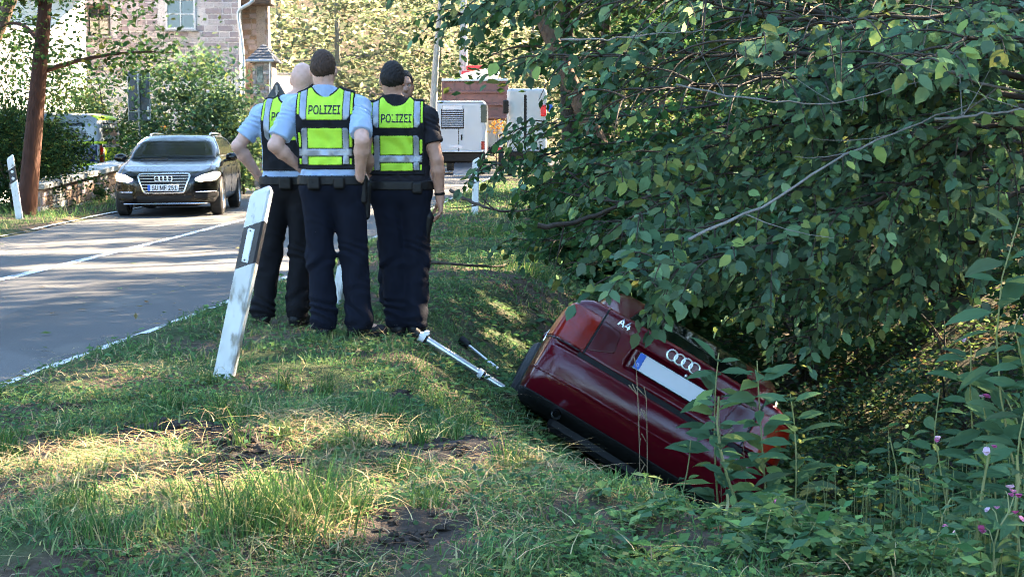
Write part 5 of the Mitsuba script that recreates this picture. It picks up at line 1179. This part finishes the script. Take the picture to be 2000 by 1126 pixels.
tag(pp, 'low stone bridge parapet with concrete coping slabs beside the black car', 'wall')

# roadside posts
mat('post_white', proc(lambda p, n, uv: mix(mix((.66, .67, .66), (.52, .53, .50), fbm(p.x * 9, p.y * 9, p.z * 5, 4)), (.17, .16, .12), smoothstep(.60, .78, fbm(p.x * 22 + 4, p.y * 22, p.z * 9, 4)) * .8)), .45, specular=.4)
mat('post_dirty', proc(lambda p, n, uv: mix(mix((.62, .63, .62), (.44, .44, .41), fbm(p.x * 12, p.y * 12, p.z * 6, 4)), (.20, .18, .14), smoothstep(.55, .80, fbm(p.x * 18 + 4, p.y * 18, p.z * 7, 4)))), .5, specular=.4)
mat('post_black', proc(lambda p, n, uv: mix((.010, .011, .016), (.03, .03, .034), fbm(p.x * 30, p.y * 30, p.z * 30, 3))), .4); mat('reflector', (.62, .64, .66), .15, clearcoat=1.0)
def post(label, base, lean_x, lean_y, rz, H=1.05, round_=False, dirty=False):
    k = key_for('roadside_post'); xf = M4(base, rx=-lean_y) @ M4(ry=lean_x) @ M4(rz=rz)
    sec = np.array([(-.060, -.018), (-.050, -.030), (.050, -.030), (.060, -.018), (.034, .052), (.018, .060), (-.018, .060), (-.034, .052)])
    def seg(z0, z1, grow=0.0, sl=.55):
        zt = lambda q, z: z + q[0] * sl - .0
        c = sec * (1 + grow)
        return hull([(q[0], q[1], zt(q, z0) if z0 > -.3 else z0) for q in c] + [(q[0], q[1], zt(q, z1)) for q in c])
    wm = 'post_dirty' if dirty else 'post_white'
    put('body', seg(-.4, H - .42), wm, k, xf=xf)
    put('black_band', seg(H - .42, H - .19, .012), 'post_black', k, xf=xf)
    put('top_cap', cat([seg(H - .19, H - .02), hull([(q[0], q[1], H - .02 + q[0] * .55) for q in sec] + [(q[0] * .75, q[1] * .75, H + .006 + q[0] * .45) for q in sec])]), 'post_white', k, xf=xf)
    if round_:
        for z in (H - .25, H - .36): put('reflector', move(lathe([(-.006, .0), (-.006, .022), (.004, .026)], 18, 1), M4((0, -.0325, z))), 'reflector', k, xf=xf)
    else:
        rk = put('reflector', box((.0, -.0325, H - .305), (.042, .008, .185), .003), 'reflector', k, xf=xf)
        put('screw', cat([move(lathe([(-.004, .0), (-.004, .005), (.004, .006)], 8, 1), M4((0, -.037, H - .305 + s * .08))) for s in (-1, 1)]), 'post_black', rk, xf=xf)
    tag(k, label, 'roadside post')
    return k
b = hit(436, 738); b[2] -= .02
post('dirty white roadside post leaning over the verge in front of the people in vests', b, .215, .03, -.42, 1.06, dirty=True)
b = gp(39, 430); post('white roadside post with black band beside the leaning tree', [b[0], b[1], gz(b[0], b[1]) - .02], -.12, 0, .15, 1.04, True)
b = gp(928, 420); post('white roadside post on the verge below the white van', [b[0], b[1], gz(b[0], b[1]) - .02], .02, 0, -.1, .98)
b = hit(659, 592); post('leaning white roadside post glimpsed between the legs of the people in vests', b, .20, 0, -.9, .72, dirty=True)

# the backs of two traffic signs
sb = key_for('traffic_sign'); y = 36.0; c = at(272, 188, y); z0, z1 = at(272, 236, y)[2], at(272, 140, y)[2]
put('panel', box((c[0], y, (z0 + z1) / 2 + .12), (.52, .02, z1 - z0 - .26), .006), 'sign_back', sb); put('panel', box((c[0], y, z0 + .10), (.52, .02, .20), .006), 'sign_back', sb)
put('frame', cat([box((c[0] + s * .262, y - .012, (z0 + z1) / 2), (.022, .03, z1 - z0), .004) for s in (-1, 1)] + [box((c[0], y - .014, z), (.50, .03, .022), .004) for z in (z1 - .01, z0 + .215)]), 'galvanised', sb)
put('pole', tube([(c[0], y - .05, gz(c[0], y) - .2), (c[0], y - .05, z1)], .030, 10), 'galvanised', sb)
put('clamp', cat([box((c[0], y - .045, z), (.09, .085, .04), .006) for z in (z1 - .2, z0 + .24, z0 + .06)]), 'galvanised', sb)
put('inspection_sticker', cat([box((c[0] + .21, y - .0125, z), (.05, .004, .10)) for z in (z0 + .30, z0 + .08)]), 'post_white', sb)
tag(sb, 'dark back of a tall rectangular traffic sign beside the large bush', 'traffic sign')
tg = key_for('traffic_sign'); y = 40.0; c = at(541, 160, y); s = .50
put('panel', hull([(c[0] + dx, y + dy, c[2] + dz) for dx, dz in ((0, 0), (-.47, -.82), (.47, -.82), (.04, -.02), (-.04, -.02), (-.49, -.79), (.49, -.79)) for dy in (0, .02)]), 'sign_back', tg)
put('pole', tube([(c[0], y - .04, -.2), (c[0], y - .04, c[2] - .1)], .03, 10), 'galvanised', tg); put('clamp', cat([box((c[0], y - .035, c[2] - q), (.10, .07, .04), .006) for q in (.25, .65)]), 'galvanised', tg)
tag(tg, 'grey back of a triangular warning sign above the bald person', 'traffic sign')
# ---------------------------------------------------------------- the police van and the lorries further up the road
paint('van_silver', (.40, .42, .45), (.50, .52, .55), .5); paint('van_blue', (.010, .022, .11), (.016, .035, .16), .2); mat('van_yellow', (.52, .66, .02), .45); paint('lorry_white', (.58, .61, .64), (.64, .67, .70), .0, .4)
mat('rust_brown', proc(lambda p, n, uv: mix(mix((.12, .055, .048), (.20, .09, .075), fbm(p.x * 2, p.y * 2, p.z * 3, 4)), (.10, .055, .045), smoothstep(.55, .75, fbm(p.x * 9, p.y * 9, p.z * 5, 3)))), .7)
mat('signal_red', (.55, .02, .025), .4, clearcoat=.6); mat('lamp_red', (.6, .01, .02), .2, clearcoat=1.0); mat('grey_tarp', (.16, .17, .18), .8); mat('signal_orange', (.80, .25, .02), .5)
VX = M4((-9.33, 34.98, gz(-9.6, 33.9) + .02), rz=math.pi / 2)
vz = -VX[2, 3] + .02
VX[2, 3] = .0
vanS = dict(L=4.95, W=.95, H=1.97, R=.34, res=.04, paint='van_silver', wy=(1.05, 4.0), track=.80, my=3.9, mz=1.15, belt=1.1, doors=(1.9, 3.2), handles=(2.9, 3.4),
    side=[(.1, .25), (.02, .5), (.0, 1.1), (.05, 1.2), (4.2, 1.15), (4.75, 1.0), (4.93, .8), (4.95, .45), (4.85, .25)],
    plan=[(0, -.02), (.80, .0), (.90, .10), (.95, .4), (.95, 4.0), (.88, 4.55), (.70, 4.85), (0, 4.97)],
    sect=[(0, .2), (.88, .22), (.94, .45), (.955, .8), (.94, 1.1), (.90, 1.3), (0, 1.35)],
    cside=[(.0, .8), (.04, 1.2), (.14, 1.85), (.35, 1.965), (2.0, 1.985), (3.4, 1.95), (3.8, 1.8), (4.45, 1.15), (4.5, .9)],
    csect=[(0, .7), (.95, .8), (.935, 1.1), (.87, 1.65), (.80, 1.9), (.66, 1.97), (0, 2.0)], cplan=[(0, -.01), (.80, .02), (.93, .15), (.945, .6), (.945, 3.6), (.88, 4.3), (0, 4.55)],
    windows=dict(side=[('side_window', [(.35, 1.32), (.42, 1.72), (1.75, 1.74), (1.75, 1.32)], 1), ('side_pane', [(1.95, 1.32), (1.95, 1.74), (3.0, 1.74), (3.0, 1.32)], 1)], ends=[('rear_window', -.1, .35, 1.22, 1.74, .55), ('windscreen', 3.5, 4.6, 1.2, 1.8, .6)]), trim=((.3, 1.8), (1.74, 1.76)))
VAN, patch, skin, seam = car('silver and blue police van with yellow stripes, mostly hidden by shrubs', VX, vanS); labels[VAN]['category'] = 'van'
for s in (-1, 1):
    rr = lambda y0, y1, z0, z1: (lambda p: np.maximum(np.maximum(.4 - s * p[0], np.maximum(y0 - p[1], p[1] - y1)), np.maximum(z0 - p[2], p[2] - z1)))
    bb = lambda y0, y1, z0, z1: ([min(s * .35, s * 1.05), y0 - .1, z0 - .1], [max(s * .35, s * 1.05), y1 + .1, z1 + .1])
    patch('blue_stripe', rr(.14, 4.4, .82, 1.22), *bb(.14, 4.4, .82, 1.22), .006, 'van_blue', res=.025); patch('yellow_stripe', rr(.05, 4.4, 1.235, 1.30), *bb(.05, 4.4, 1.235, 1.30), .007, 'van_yellow', res=.018)
    patch('yellow_panel', rr(.04, .62, .42, .80), *bb(.04, .62, .42, .80), .007, 'van_yellow', res=.02)
    q = (lambda p: np.maximum(np.maximum(.80 - s * p[0], p[1] - .10), np.maximum(.82 - p[2], p[2] - 1.22)))
    patch('tail_light', q, [min(s * .75, s * 1.05), -.1, .75], [max(s * .75, s * 1.05), .25, 1.3], .012, 'tail_lens', res=.018)
patch('yellow_panel', lambda p: np.maximum(np.maximum(np.abs(p[0]) - .72, p[1] - .1), np.maximum(.42 - p[2], p[2] - 1.16)), [-.8, -.1, .35], [.8, .2, 1.2], .007, 'van_yellow', res=.02)
patch('yellow_edge', lambda p: np.maximum(np.maximum(np.abs(p[0]) - .80, p[1] - .30), np.maximum(1.78 - p[2], p[2] - 1.90)), [-.9, -.1, 1.7], [.9, .4, 2.0], .010, 'van_yellow', res=.02)

def lorry_wheels(k, xs, ys, R=.48, zg=0.0):
    for y in ys:
        for s in (-1, 1):
            wk = key_for('wheel', k); m = M4((xs[0] if s < 0 else xs[1], y, zg + R)); m = m @ M4(rz=math.pi) if s < 0 else m
            wheel_parts(wk, R, .28, m, 6)
# white van seen from behind
wv = key_for('white_van'); y = 60.0; X = lambda u, y=60.: at(u, 300, y)[0]; Z = lambda v, y=60.: at(900, v, y)[2]
xa, xb = X(842), X(950); xm = (xa + xb) / 2
putn('body', *nets(lambda p: sbox(p, (xm, y + 2.4, (Z(197) + Z(312)) / 2), ((xb - xa) / 2, 2.4, (Z(197) - Z(312)) / 2), .16), [xa - .1, y - .1, Z(312) - .1], [xb + .1, y + 4.9, Z(197) + .1], .07), 'lorry_white', wv)
lk = put('louvre_panel', box((X(884), y - .004, Z(232)), (.92, .02, .80), .01), 'black_plastic', wv)
for i in range(8): put('slat', move(box((0, 0, 0), (.86, .06, .03), .006), M4((X(884), y - .04, Z(218) - i * .085), rx=.5)), 'lorry_white', lk)
nk = put('sign_plate', box((X(884), y - .02, Z(210)), (.84, .03, .20), .01), 'plate_white', wv); put('border', cat([box((X(884), y - .038, Z(210) + s * .085), (.80, .01, .018)) for s in (-1, 1)] + [box((X(884) + s * .39, y - .038, Z(210)), (.018, .01, .15)) for s in (-1, 1)]), 'galvanised', nk)
put('side_window', box((xb - .10, y - .006, Z(222)), (.24, .02, .72), .01), 'car_glass', wv)
put('bumper', box((xm, y - .10, Z(306)), (xb - xa - .1, .25, .42), .04), 'black_plastic', wv); put('bumper_step', box((xm, y - .22, Z(296)), (xb - xa - .3, .2, .05), .01), 'dull_chrome', wv)
put('door_seam', box((xm, y - .003, Z(258)), (.03, .02, Z(200) - Z(310) - .3)), 'black_plastic', wv); put('door_handle', box((xm + .12, y - .03, Z(268)), (.06, .05, .22), .015), 'black_plastic', wv); put('number_plate', box((xm - .1, y - .012, Z(286)), (.52, .02, .12), .005), 'plate_white', wv); put('roof_edge', box((xm, y + .02, Z(197) - .05), (xb - xa - .2, .1, .06), .02), 'dull_chrome', wv)
for s in (-1, 1): put('tail_light', box((xm + s * ((xb - xa) / 2 - .14), y - .012, Z(284)), (.14, .03, .34), .01), 'tail_lens', wv)
put('underbody', box((xm, y + 2.3, .58), (xb - xa - .3, 4.4, .25), .03), 'black_plastic', wv)
lorry_wheels(wv, (xa + .2, xb - .2), (y + .8, y + 3.8), .36)
put('tailboard', hull([(x, yy_, z) for x in (X(888), X(930)) for yy_, z in ((y - .3, .48), (y - 1.4, .03), (y - .3, .40), (y - 1.4, .0))]), 'dull_chrome', wv)
tag(wv, 'white van with a louvred rear panel parked on the road behind the people in vests', 'van')
# brown tipper lorry
tp = key_for('tipper_lorry'); y = 67.0; xa, xb = X(864, y), X(992, y); xm = (xa + xb) / 2; zb, zt = Z(232, y), Z(155, y)
bd = put('skip_body', hull([(x, yy_, z) for (x, z) in ((xa + .12, zb), (xb - .12, zb), (xa, zt), (xb, zt)) for yy_ in (y, y + 4.6)]), 'rust_brown', tp)
for f in (.03, .36, .68, .98): put('rib', box((xm, y - .05, zb + (zt - zb) * f), (xb - xa - .22 * (1 - f) + .04, .10, .11), .02), 'dull_chrome' if f > .9 else 'rust_brown', bd)
for f in (.02, .98): put('post', hull([(xa + (xb - xa) * f + dx, y - .08 + dy, z) for dx in (-.06, .06) for dy in (0, .09) for z in (zb, zt)]), 'rust_brown', bd)
put('chassis', box((xm, y + 2.2, 1.05), (1.0, 5.6, .4), .04), 'black_plastic', tp); put('tail_bar', box((xm, y - .02, .95), (xb - xa - .3, .16, .28), .02), 'black_plastic', tp)
for s in (-1, 1): put('tail_light', box((xm + s * 1.0, y - .11, .97), (.36, .05, .16), .01), 'lamp_red', tp)
put('cab', box((xm, y + 5.9, 2.2), (2.4, 1.8, 2.6), .15), 'lorry_white', tp)
put('load', hull([(xm + dx, y + dy, zt + dz) for dx, dy, dz in ((-1.0, .3, 0), (.95, .3, 0), (-.8, 3.8, 0), (.9, 3.6, 0), (-.5, 1.6, .35), (.25, 1.2, .50), (.8, 2.0, .62), (1.1, 2.2, .4))]), 'grey_tarp', tp)
cr = put('crane_arm', cat([box((X(925, y), y + 3.0, Z(138, y)), (1.25, .35, .26), .04), box((X(928, y), y + 3.1, Z(126, y)), (.95, .3, .22), .04), box((X(905, y), y + 3.1, Z(146, y)), (.28, .3, .5), .03)]), 'signal_red', tp)
lorry_wheels(tp, (xa + .3, xb - .3), (y + .9, y + 2.2, y + 5.9), .5)
tag(tp, 'rust-brown tipper lorry with a red crane arm above the white van', 'lorry')
# white lorry cab by the trees
wl_ = key_for('white_lorry'); y = 56.0; xa, xb = X(990, y), X(1068, y); xm = (xa + xb) / 2
putn('cab', *nets(lambda p: sbox(p, (xm, y + 1.2, 1.95), ((xb - xa) / 2, 1.2, 1.35), .14), [xa - .1, y - .1, .4], [xb + .1, y + 2.6, 3.5], .06), 'lorry_white', wl_)
put('door_gap', box((X(1026, y), y - .004, 2.1), (.10, .02, 1.9)), 'black_plastic', wl_); put('side_lamp', box((X(1061, y), y - .03, Z(216, y)), (.20, .08, .42), .03), 'lamp_red', wl_); put('blue_badge', box((X(1080, y) - .1, y - .02, Z(212, y)), (.16, .05, .3), .02), 'plate_blue', wl_)
put('mirror', box((X(988, y), y - .25, 2.6), (.22, .12, .5), .04), 'black_plastic', wl_); put('bumper', box((xm, y - .1, .75), (xb - xa - .05, .3, .45), .05), 'black_plastic', wl_)
lorry_wheels(wl_, (xa + .15, xb - .15), (y + .7,), .5)
tag(wl_, 'white lorry with a red side lamp half hidden by leaves', 'lorry')
tree('small_tree', 'little tree with bright orange leaves in front of the white lorry', 'tree', at(968, 330, 50) * [1, 1, 0] + [0, 0, -.05], 2.1, .26, .78, 110, .11, [(.70, .24, .03), (.6, .4, .05)], None, 707, .025, (.1, 0), 'bark_dark', cull=False, m='leaf', tm=L4, limbs=5, kindsize=.25)
# ---------------------------------------------------------------- the pole, branches, tall plants
mat('silver_tube', proc(lambda p, n, uv: mix((.50, .54, .58), (.72, .75, .78), fbm(p.x * 20, p.y * 20, p.z * 20, 3))), .3, metallic=.9); mat('white_tape', (.75, .76, .78), .5)
a, b = hit(816, 668), hit(984, 768); a[2] += .05; b[2] += .035
pk = key_for('metal_pole'); d = b - a
put('tube', tube([a, a + d * .5, b], [.030, .028, .024], 14), 'silver_tube', pk, 40)
for f0, f1, m, r in ((-.045, .01, 'black_plastic', .036), (.02, .075, 'white_tape', .035), (.075, .10, 'black_plastic', .036), (.70, .745, 'white_tape', .033), (.745, .77, 'black_plastic', .034)):
    put('collar', tube([a + d * f0, a + d * f1], r, 14), m, pk, 40)
put('clip', move(box((0, 0, 0), (.035, .05, .03), .006), M4(a + d * .07 + [.02, 0, .036])), 'white_tape', pk)
tag(pk, 'silver metal pole with white collars lying on the bank beside the red car', 'pole')
a, b = hit(900, 672), hit(972, 728); a[2] += .04; b[2] += .03; d = b - a; pk = key_for('tool')
put('grip', tube([a, a + d * .22], [.030, .026], 10), 'black_plastic', pk, 40); put('shaft', tube([a + d * .22, a + d * .75], [.010, .009], 8), 'silver_tube', pk, 40); put('tip', tube([a + d * .75, b], [.013, .016], 8), 'white_tape', pk, 40)
tag(pk, 'short thin tool with a black grip lying between the pole and the red car', 'tool')
# fallen and bare branches
bark('bark_twig', (.12, .11, .10), (.30, .28, .255), 30)
def stick(label, uvy, r, bk, n=18, seed=1, twigs=0):
    rng = np.random.default_rng(seed); p = spline([at(*q) if q[2] else hit(q[0], q[1]) + [0, 0, .05] for q in uvy], n); p[1:-1] += rng.normal(0, .004, (n - 2, 3))
    k = key_for('branch'); put('stem', tube(p, r * np.linspace(1, .35, n), 7), bk, k, True)
    w = []
    for i in range(twigs):
        j = rng.integers(3, n - 2); q = p[j]; dd = rng.normal(0, 1, 3) * [.3, .3, .25]; w.append(tube(spline([q, q + dd * .5, q + dd + [0, 0, .04]], 5), r * .4 * np.linspace(1, .4, 5), 4))
    if w: tag(put('twigs', cat(w), bk, k, True), kind='stuff')
    tag(k, label, 'branch')
stick('thin dark branch lying across the sunlit grass of the verge', ((835, 522, 0), (930, 528, 0), (1000, 522, 0), (1060, 514, 0)), .016, 'bark_dark', seed=3)
stick('dark branch sticking out low over the verge beside the white post', ((880, 372, 17), (930, 398, 16.5), (990, 412, 16), (1060, 400, 15.5)), .022, 'bark_dark', seed=4, twigs=5)
stick('short broken twig standing in the torn soil of the near bank', ((575, 925, 0), (612, 893, 5.85)), .009, 'bark_dark', 8, 5)
stick('dark bent branch behind the leaves left of the tree trunk', ((1050, 440, 11.2), (1150, 425, 11.1), (1230, 395, 11.0), (1330, 380, 10.9)), .022, 'bark_dark', seed=6, twigs=6)
for lab, pts, r in (('long pale bare branch slanting down through the leaves', ((1345, 468, 6.9), (1430, 430, 6.95), (1520, 385, 7.0), (1620, 322, 7.1), (1740, 262, 7.25), (1930, 190, 7.6)), .0075), ('pale bare branch reaching in level from the edge at mid height', ((1825, 233, 7.0), (1900, 226, 7.0), (2060, 206, 7.1)), .0075),
                    ('dark forked bare branch in the upper corner', ((1745, 88, 7.2), (1800, 118, 7.2), (1880, 150, 7.25), (2060, 190, 7.4)), .012), ('thin pale bare branch curving below the upper leaves', ((1320, 165, 6.9), (1440, 190, 6.9), (1560, 203, 6.95), (1640, 200, 7.0), (1740, 175, 7.1), (1880, 150, 7.2)), .005),
                    ('thin straight bare twig near the top of the leaves', ((1095, 78, 6.8), (1200, 74, 6.8), (1290, 66, 6.85), (1420, 60, 7)), .0045)):
    stick(lab, pts, r, 'bark_twig' if 'pale' in lab or 'twig' in lab else 'bark_grey', 20, len(lab), 3)
# tall waterside plants with pink flowers
scene['stem_green'] = {'type': 'twosided', 'bsdf': {'type': 'principled', 'base_color': mikit.proc(lambda p, n, uv: mix((.12, .15, .04), (.26, .24, .10), noise(p.x * 30, p.y * 30, p.z * 9))), 'roughness': .5}}
mat('stem_dry', proc(lambda p, n, uv: mix((.13, .085, .045), (.27, .19, .11), noise(p.x * 60, p.y * 60, p.z * 20))), .8)
leafmat('petal', .5, .9)
rp = np.random.default_rng(31)
BAL = [(.075, .135, .068), (.092, .160, .075), (.110, .185, .065), (.16, .23, .075)]
LV = [mikit.ply(LA, 'leaf', smooth=False, color=np.repeat(np.array([c]), 13, 0)) for c in tint(rp, 10, BAL, [.4, .3, .2, .1], .15)]
PET = (np.array([(0, 0, 0), (.3, .30, .1), (.3, -.30, .1), (.75, .38, .0), (.75, -.38, .0), (1, .12, -.25), (1, -.12, -.25), (.45, 0, -.3)], float), np.array([(0, 1, 7), (0, 7, 2), (1, 3, 7), (2, 7, 4), (3, 5, 7), (4, 7, 6), (5, 6, 7), (0, 2, 1), (1, 2, 3), (2, 4, 3)]))
PT = [mikit.ply(PET, 'petal', smooth=False, color=np.repeat(np.array([c]), 8, 0)) for c in ((.58, .18, .36), (.66, .30, .46), (.50, .12, .28), (.70, .50, .58))]
def leafxf(p, d, up, s):
    x, y, z = frames(d[None], up[None]); m = np.eye(4); m[:3, 0], m[:3, 1], m[:3, 2] = x[0] * s, y[0] * s, z[0] * s; m[:3, 3] = p; return T(m)
def tall_plant(label, base, h, lean, nwh, ls, flowers=2, r=.007, seed=0, start=.25):
    rng = np.random.default_rng(900 + seed); k = key_for('balsam_plant'); b = np.array(base, float)
    sp = spline([b - [0, 0, .05], b + [lean[0] * .2 + rng.normal(0, .05) * h, lean[1] * .35, h * .45], b + [lean[0] * .7 + rng.normal(0, .04) * h, lean[1], h * .8], b + [lean[0], lean[1], h]], 12)
    put('stem', tube(sp, r * np.linspace(1.2, .45, 12), 8), 'stem_green', k, True)
    for i in range(nwh):
        t = start + (1 - start) * (i + rng.uniform(0, .6)) / nwh; x = t * 11; j = min(int(x), 10); p = sp[j] + (sp[j + 1] - sp[j]) * (x - j); a0 = rng.uniform(0, 6.28)
        for q in range(3):
            a = a0 + q * 2.09 + rng.normal(0, .25); el = rng.normal(.22, .28)
            d = np.array([math.cos(a) * math.cos(el), math.sin(a) * math.cos(el), math.sin(el)]); s = 1.1 * ls * rng.uniform(.6, 1.2) * (1.15 - .5 * t)
            scene[key_for('leaf', k)] = {**LV[rng.integers(0, 10)], 'to_world': leafxf(p + d * .01, d, np.array([0, -.45, .9]) + rng.normal(0, .22, 3), s)}
    for i in range(flowers if flowers > 4 else flowers // 2):
        p = sp[-1 - (i % 3)]; a = rng.uniform(0, 6.28); d = np.array([math.cos(a) * .5, math.sin(a) * .5 - .2, .55]); e = p + d * rng.uniform(.06, .12)
        put('flower_stalk', tube([p, (p + e) / 2 + [0, 0, .02], e], .0022, 4), 'stem_green', k)
        for q in range(2): scene[key_for('flower', k)] = {**PT[rng.integers(0, 4)], 'to_world': leafxf(e + rng.normal(0, .008, 3), np.array([rng.normal(0, .6), -.8, rng.normal(-.1, .4)]), np.array([0, 0, 1.0]), rng.uniform(.024, .036))}
    tag(k, label, 'plant', 'pink-flowered waterside plants')
for i, (lab, ub, ut, vt, y, ls, fl) in enumerate((
    ('thick yellow-stemmed plant standing right in front of the red car', 1508, 1405, 775, 6.5, .15, 0), ('leafy plant covering the right end of the red car boot', 1450, 1405, 690, 6.9, .23, 1), ('broad-leaved plant beside the red tail light of the crashed car', 1510, 1480, 705, 6.8, .24, 0), ('bushy plant hiding the lower corner of the crashed car', 1560, 1545, 770, 6.6, .23, 0),
    ('slim plant with few leaves against the dark bumper', 1335, 1350, 860, 6.9, .10, 0), ('drooping-leaved plant alone in the dark of the ditch', 1750, 1740, 855, 6.0, .13, 1), ('plant with pink flower at the edge of the dark ditch', 1870, 1832, 870, 5.5, .16, 2),
    ('tall plant leaning in from the edge with long narrow leaves', 2090, 1995, 425, 5.6, .27, 0), ('large-leaved plant below the sunlit forest floor', 1950, 1900, 680, 5.8, .22, 2), ('bluish-leaved plant reaching up beside the sunlit patch', 2020, 1985, 640, 5.5, .23, 2), ('plant with a spray of pink flowers in the lower corner', 1985, 1975, 1000, 4.8, .15, 5),
    ('low plant with one magenta flower in the bottom row', 1890, 1880, 1065, 4.7, .12, 2), ('plant with two pale pink flowers near the bottom edge', 1640, 1655, 1040, 5.0, .12, 1), ('low leafy plant with a violet flower by the bottom edge', 1510, 1500, 1040, 5.1, .11, 2), ('small plant with a lilac flower left of the others', 1545, 1535, 1090, 4.8, .10, 1),
    ('bushy plant in the bottom row under the drooping plant', 1730, 1745, 1040, 4.9, .13, 0), ('leafy plant rising in the bottom row beside the corner flowers', 1850, 1860, 975, 5.1, .16, 1), ('plant in the second row with pale lower leaves', 1920, 1925, 800, 5.6, .2, 2), ('plant standing at the very edge above the corner flowers', 2030, 2010, 780, 5.3, .2, 2),
    ('plant in the back row left of the large-leaved plant', 1850, 1838, 760, 6.3, .18, 1), ('plant in the back row half hidden by the bluish-leaved plant', 1965, 1950, 740, 6.1, .2, 0), ('short plant in the dark between the drooping plant and the pink flower', 1800, 1795, 925, 5.8, .15, 0), ('plant with a pale flower in the middle of the edge thicket', 1945, 1935, 890, 5.2, .18, 2),
    ('broad plant low at the edge of the thicket', 1995, 1990, 890, 4.95, .18, 1), ('low plant in front of the drooping plant near the bottom', 1690, 1688, 1080, 4.8, .12, 0), ('low plant under the thick yellow stem', 1425, 1420, 1060, 5.2, .11, 0), ('low plant between the violet and the pale pink flowers', 1595, 1600, 1062, 4.95, .12, 0))):
    x0 = (ub - 1000) / FOC * y; b = np.array([x0, y, gz(x0, y)]); tp_ = at(ut, vt, y + .03); h = max(tp_[2] - b[2], .15); vis = min(h * .9, .85)
    tall_plant(lab, b, h, (tp_[0] - b[0], .05), max(3, int(vis / (.06 if 1380 < ut < 1600 and y > 6 else .085))), ls, fl, .010 if 'thick' in lab else .006, i, 1 - vis / h)
# nettles and young shoots along the ditch edge: a mass of low stems
n0 = []; st0 = []
for i in range(1000):
    y = rp.uniform(4.2, 6.6); u = rp.uniform(1150, 2060)
    if y > 5.2 and u < 1560 or rp.uniform() < (.75 if u < 1480 else .25): continue
    x = (u - 1000) / FOC * y; b = np.array([x, y, gz(x, y)]); h = rp.uniform(.05, .16) * (.5 if u < 1500 else 1.0) ; h = max(h, rp.uniform(-.52, -.10 + .12 * (u > 1750)) - b[2]) if u > 1480 else h; l = rp.normal(0, .06, 2); sp = spline([b - [0, 0, .02], b + [l[0] * .4, l[1] * .4, h * .5], b + [*l, h]], 6); st0.append(tube(sp, .0028 * np.linspace(1, .5, 6), 4))
    for j in range(1, 6):
        a0 = rp.uniform(0, 6.28)
        for q in range(4): a = a0 + q * 1.57 + rp.normal(0, .2); n0.append((sp[j], (math.cos(a), math.sin(a), rp.normal(-.05, .3)), rp.uniform(.028, .075)))
P, Fw, S = (np.array([q[i] for q in n0]) for i in (0, 1, 2))
nk = key_for('nettles'); tag(put('stems', cat(st0), 'stem_green', nk), kind='stuff')
tag(leaf_mesh('leaves', nk, L4, P, Fw, rp.normal(0, .25, (len(P), 3)) + [0, 0, 1], S, tint(rp, len(P), BAL + [(.05, .11, .035)], None, .25)), kind='stuff')
tag(nk, 'nettles and young shoots massed along the ditch edge', 'nettles', kind='stuff')
# dry stalks in front of the car and on the bank
for lab, u, v, ut, vt in (('dry brown stalk in front of the crashed car, taller of two', 1252, 945, 1243, 720), ('dry forked stalk beside the taller one', 1262, 935, 1262, 775), ('single upright straw stalk in the middle of the near bank', 681, 905, 680, 830), ('thin dry stalk at the foot of the red bumper', 1415, 985, 1405, 800), ('dry stalk among the nettles by the yellow-stemmed plant', 1478, 1030, 1452, 870)):
    y = 6.9 if u > 1000 else 6.1; x = (u - 1000) / FOC * y; b = np.array([x, y, gz(x, y)]); e = at(ut, vt, y + .02); k = key_for('dry_stalk'); sp = spline([b - [0, 0, .03], (b + e) / 2 + [.012, 0, 0], e], 9); put('stem', tube(sp, .0030 * np.linspace(1.2, .6, 9), 6), 'stem_dry', k, True)
    put('seed_head', cat([tube([sp[i], sp[i] + [rp.normal(0, .03), rp.normal(0, .02), .05]], [.0014, .0028], 5) for i in (4, 5, 6, 7, 7, 8, 8)]), 'stem_dry', k, True); tag(k, lab, 'dry stalk')
# leaves blown onto the road
n = 260; y = rp.uniform(7, 30, n); s = rp.uniform(0, 1, n); x = np.where(rp.uniform(0, 1, n) < .7, xr(y) - .05 - s ** 2 * 1.2, xl(y) + .1 + s * 4)
tm = scatter(L4, np.stack([x, y, 0 * x + .012], 1), rp.normal(0, 1, (n, 3)) * [1, 1, .05], rp.normal(0, .12, (n, 3)) + [0, 0, 1], rp.uniform(.035, .08, n), tint(rp, n, [(.20, .13, .05), (.28, .24, .10), (.11, .15, .05)]))
tag(put('fallen_leaves', (tm[0], tm[1]), 'leaf', color=tm[2]), 'fallen leaves scattered over the asphalt', 'leaves', kind='stuff')
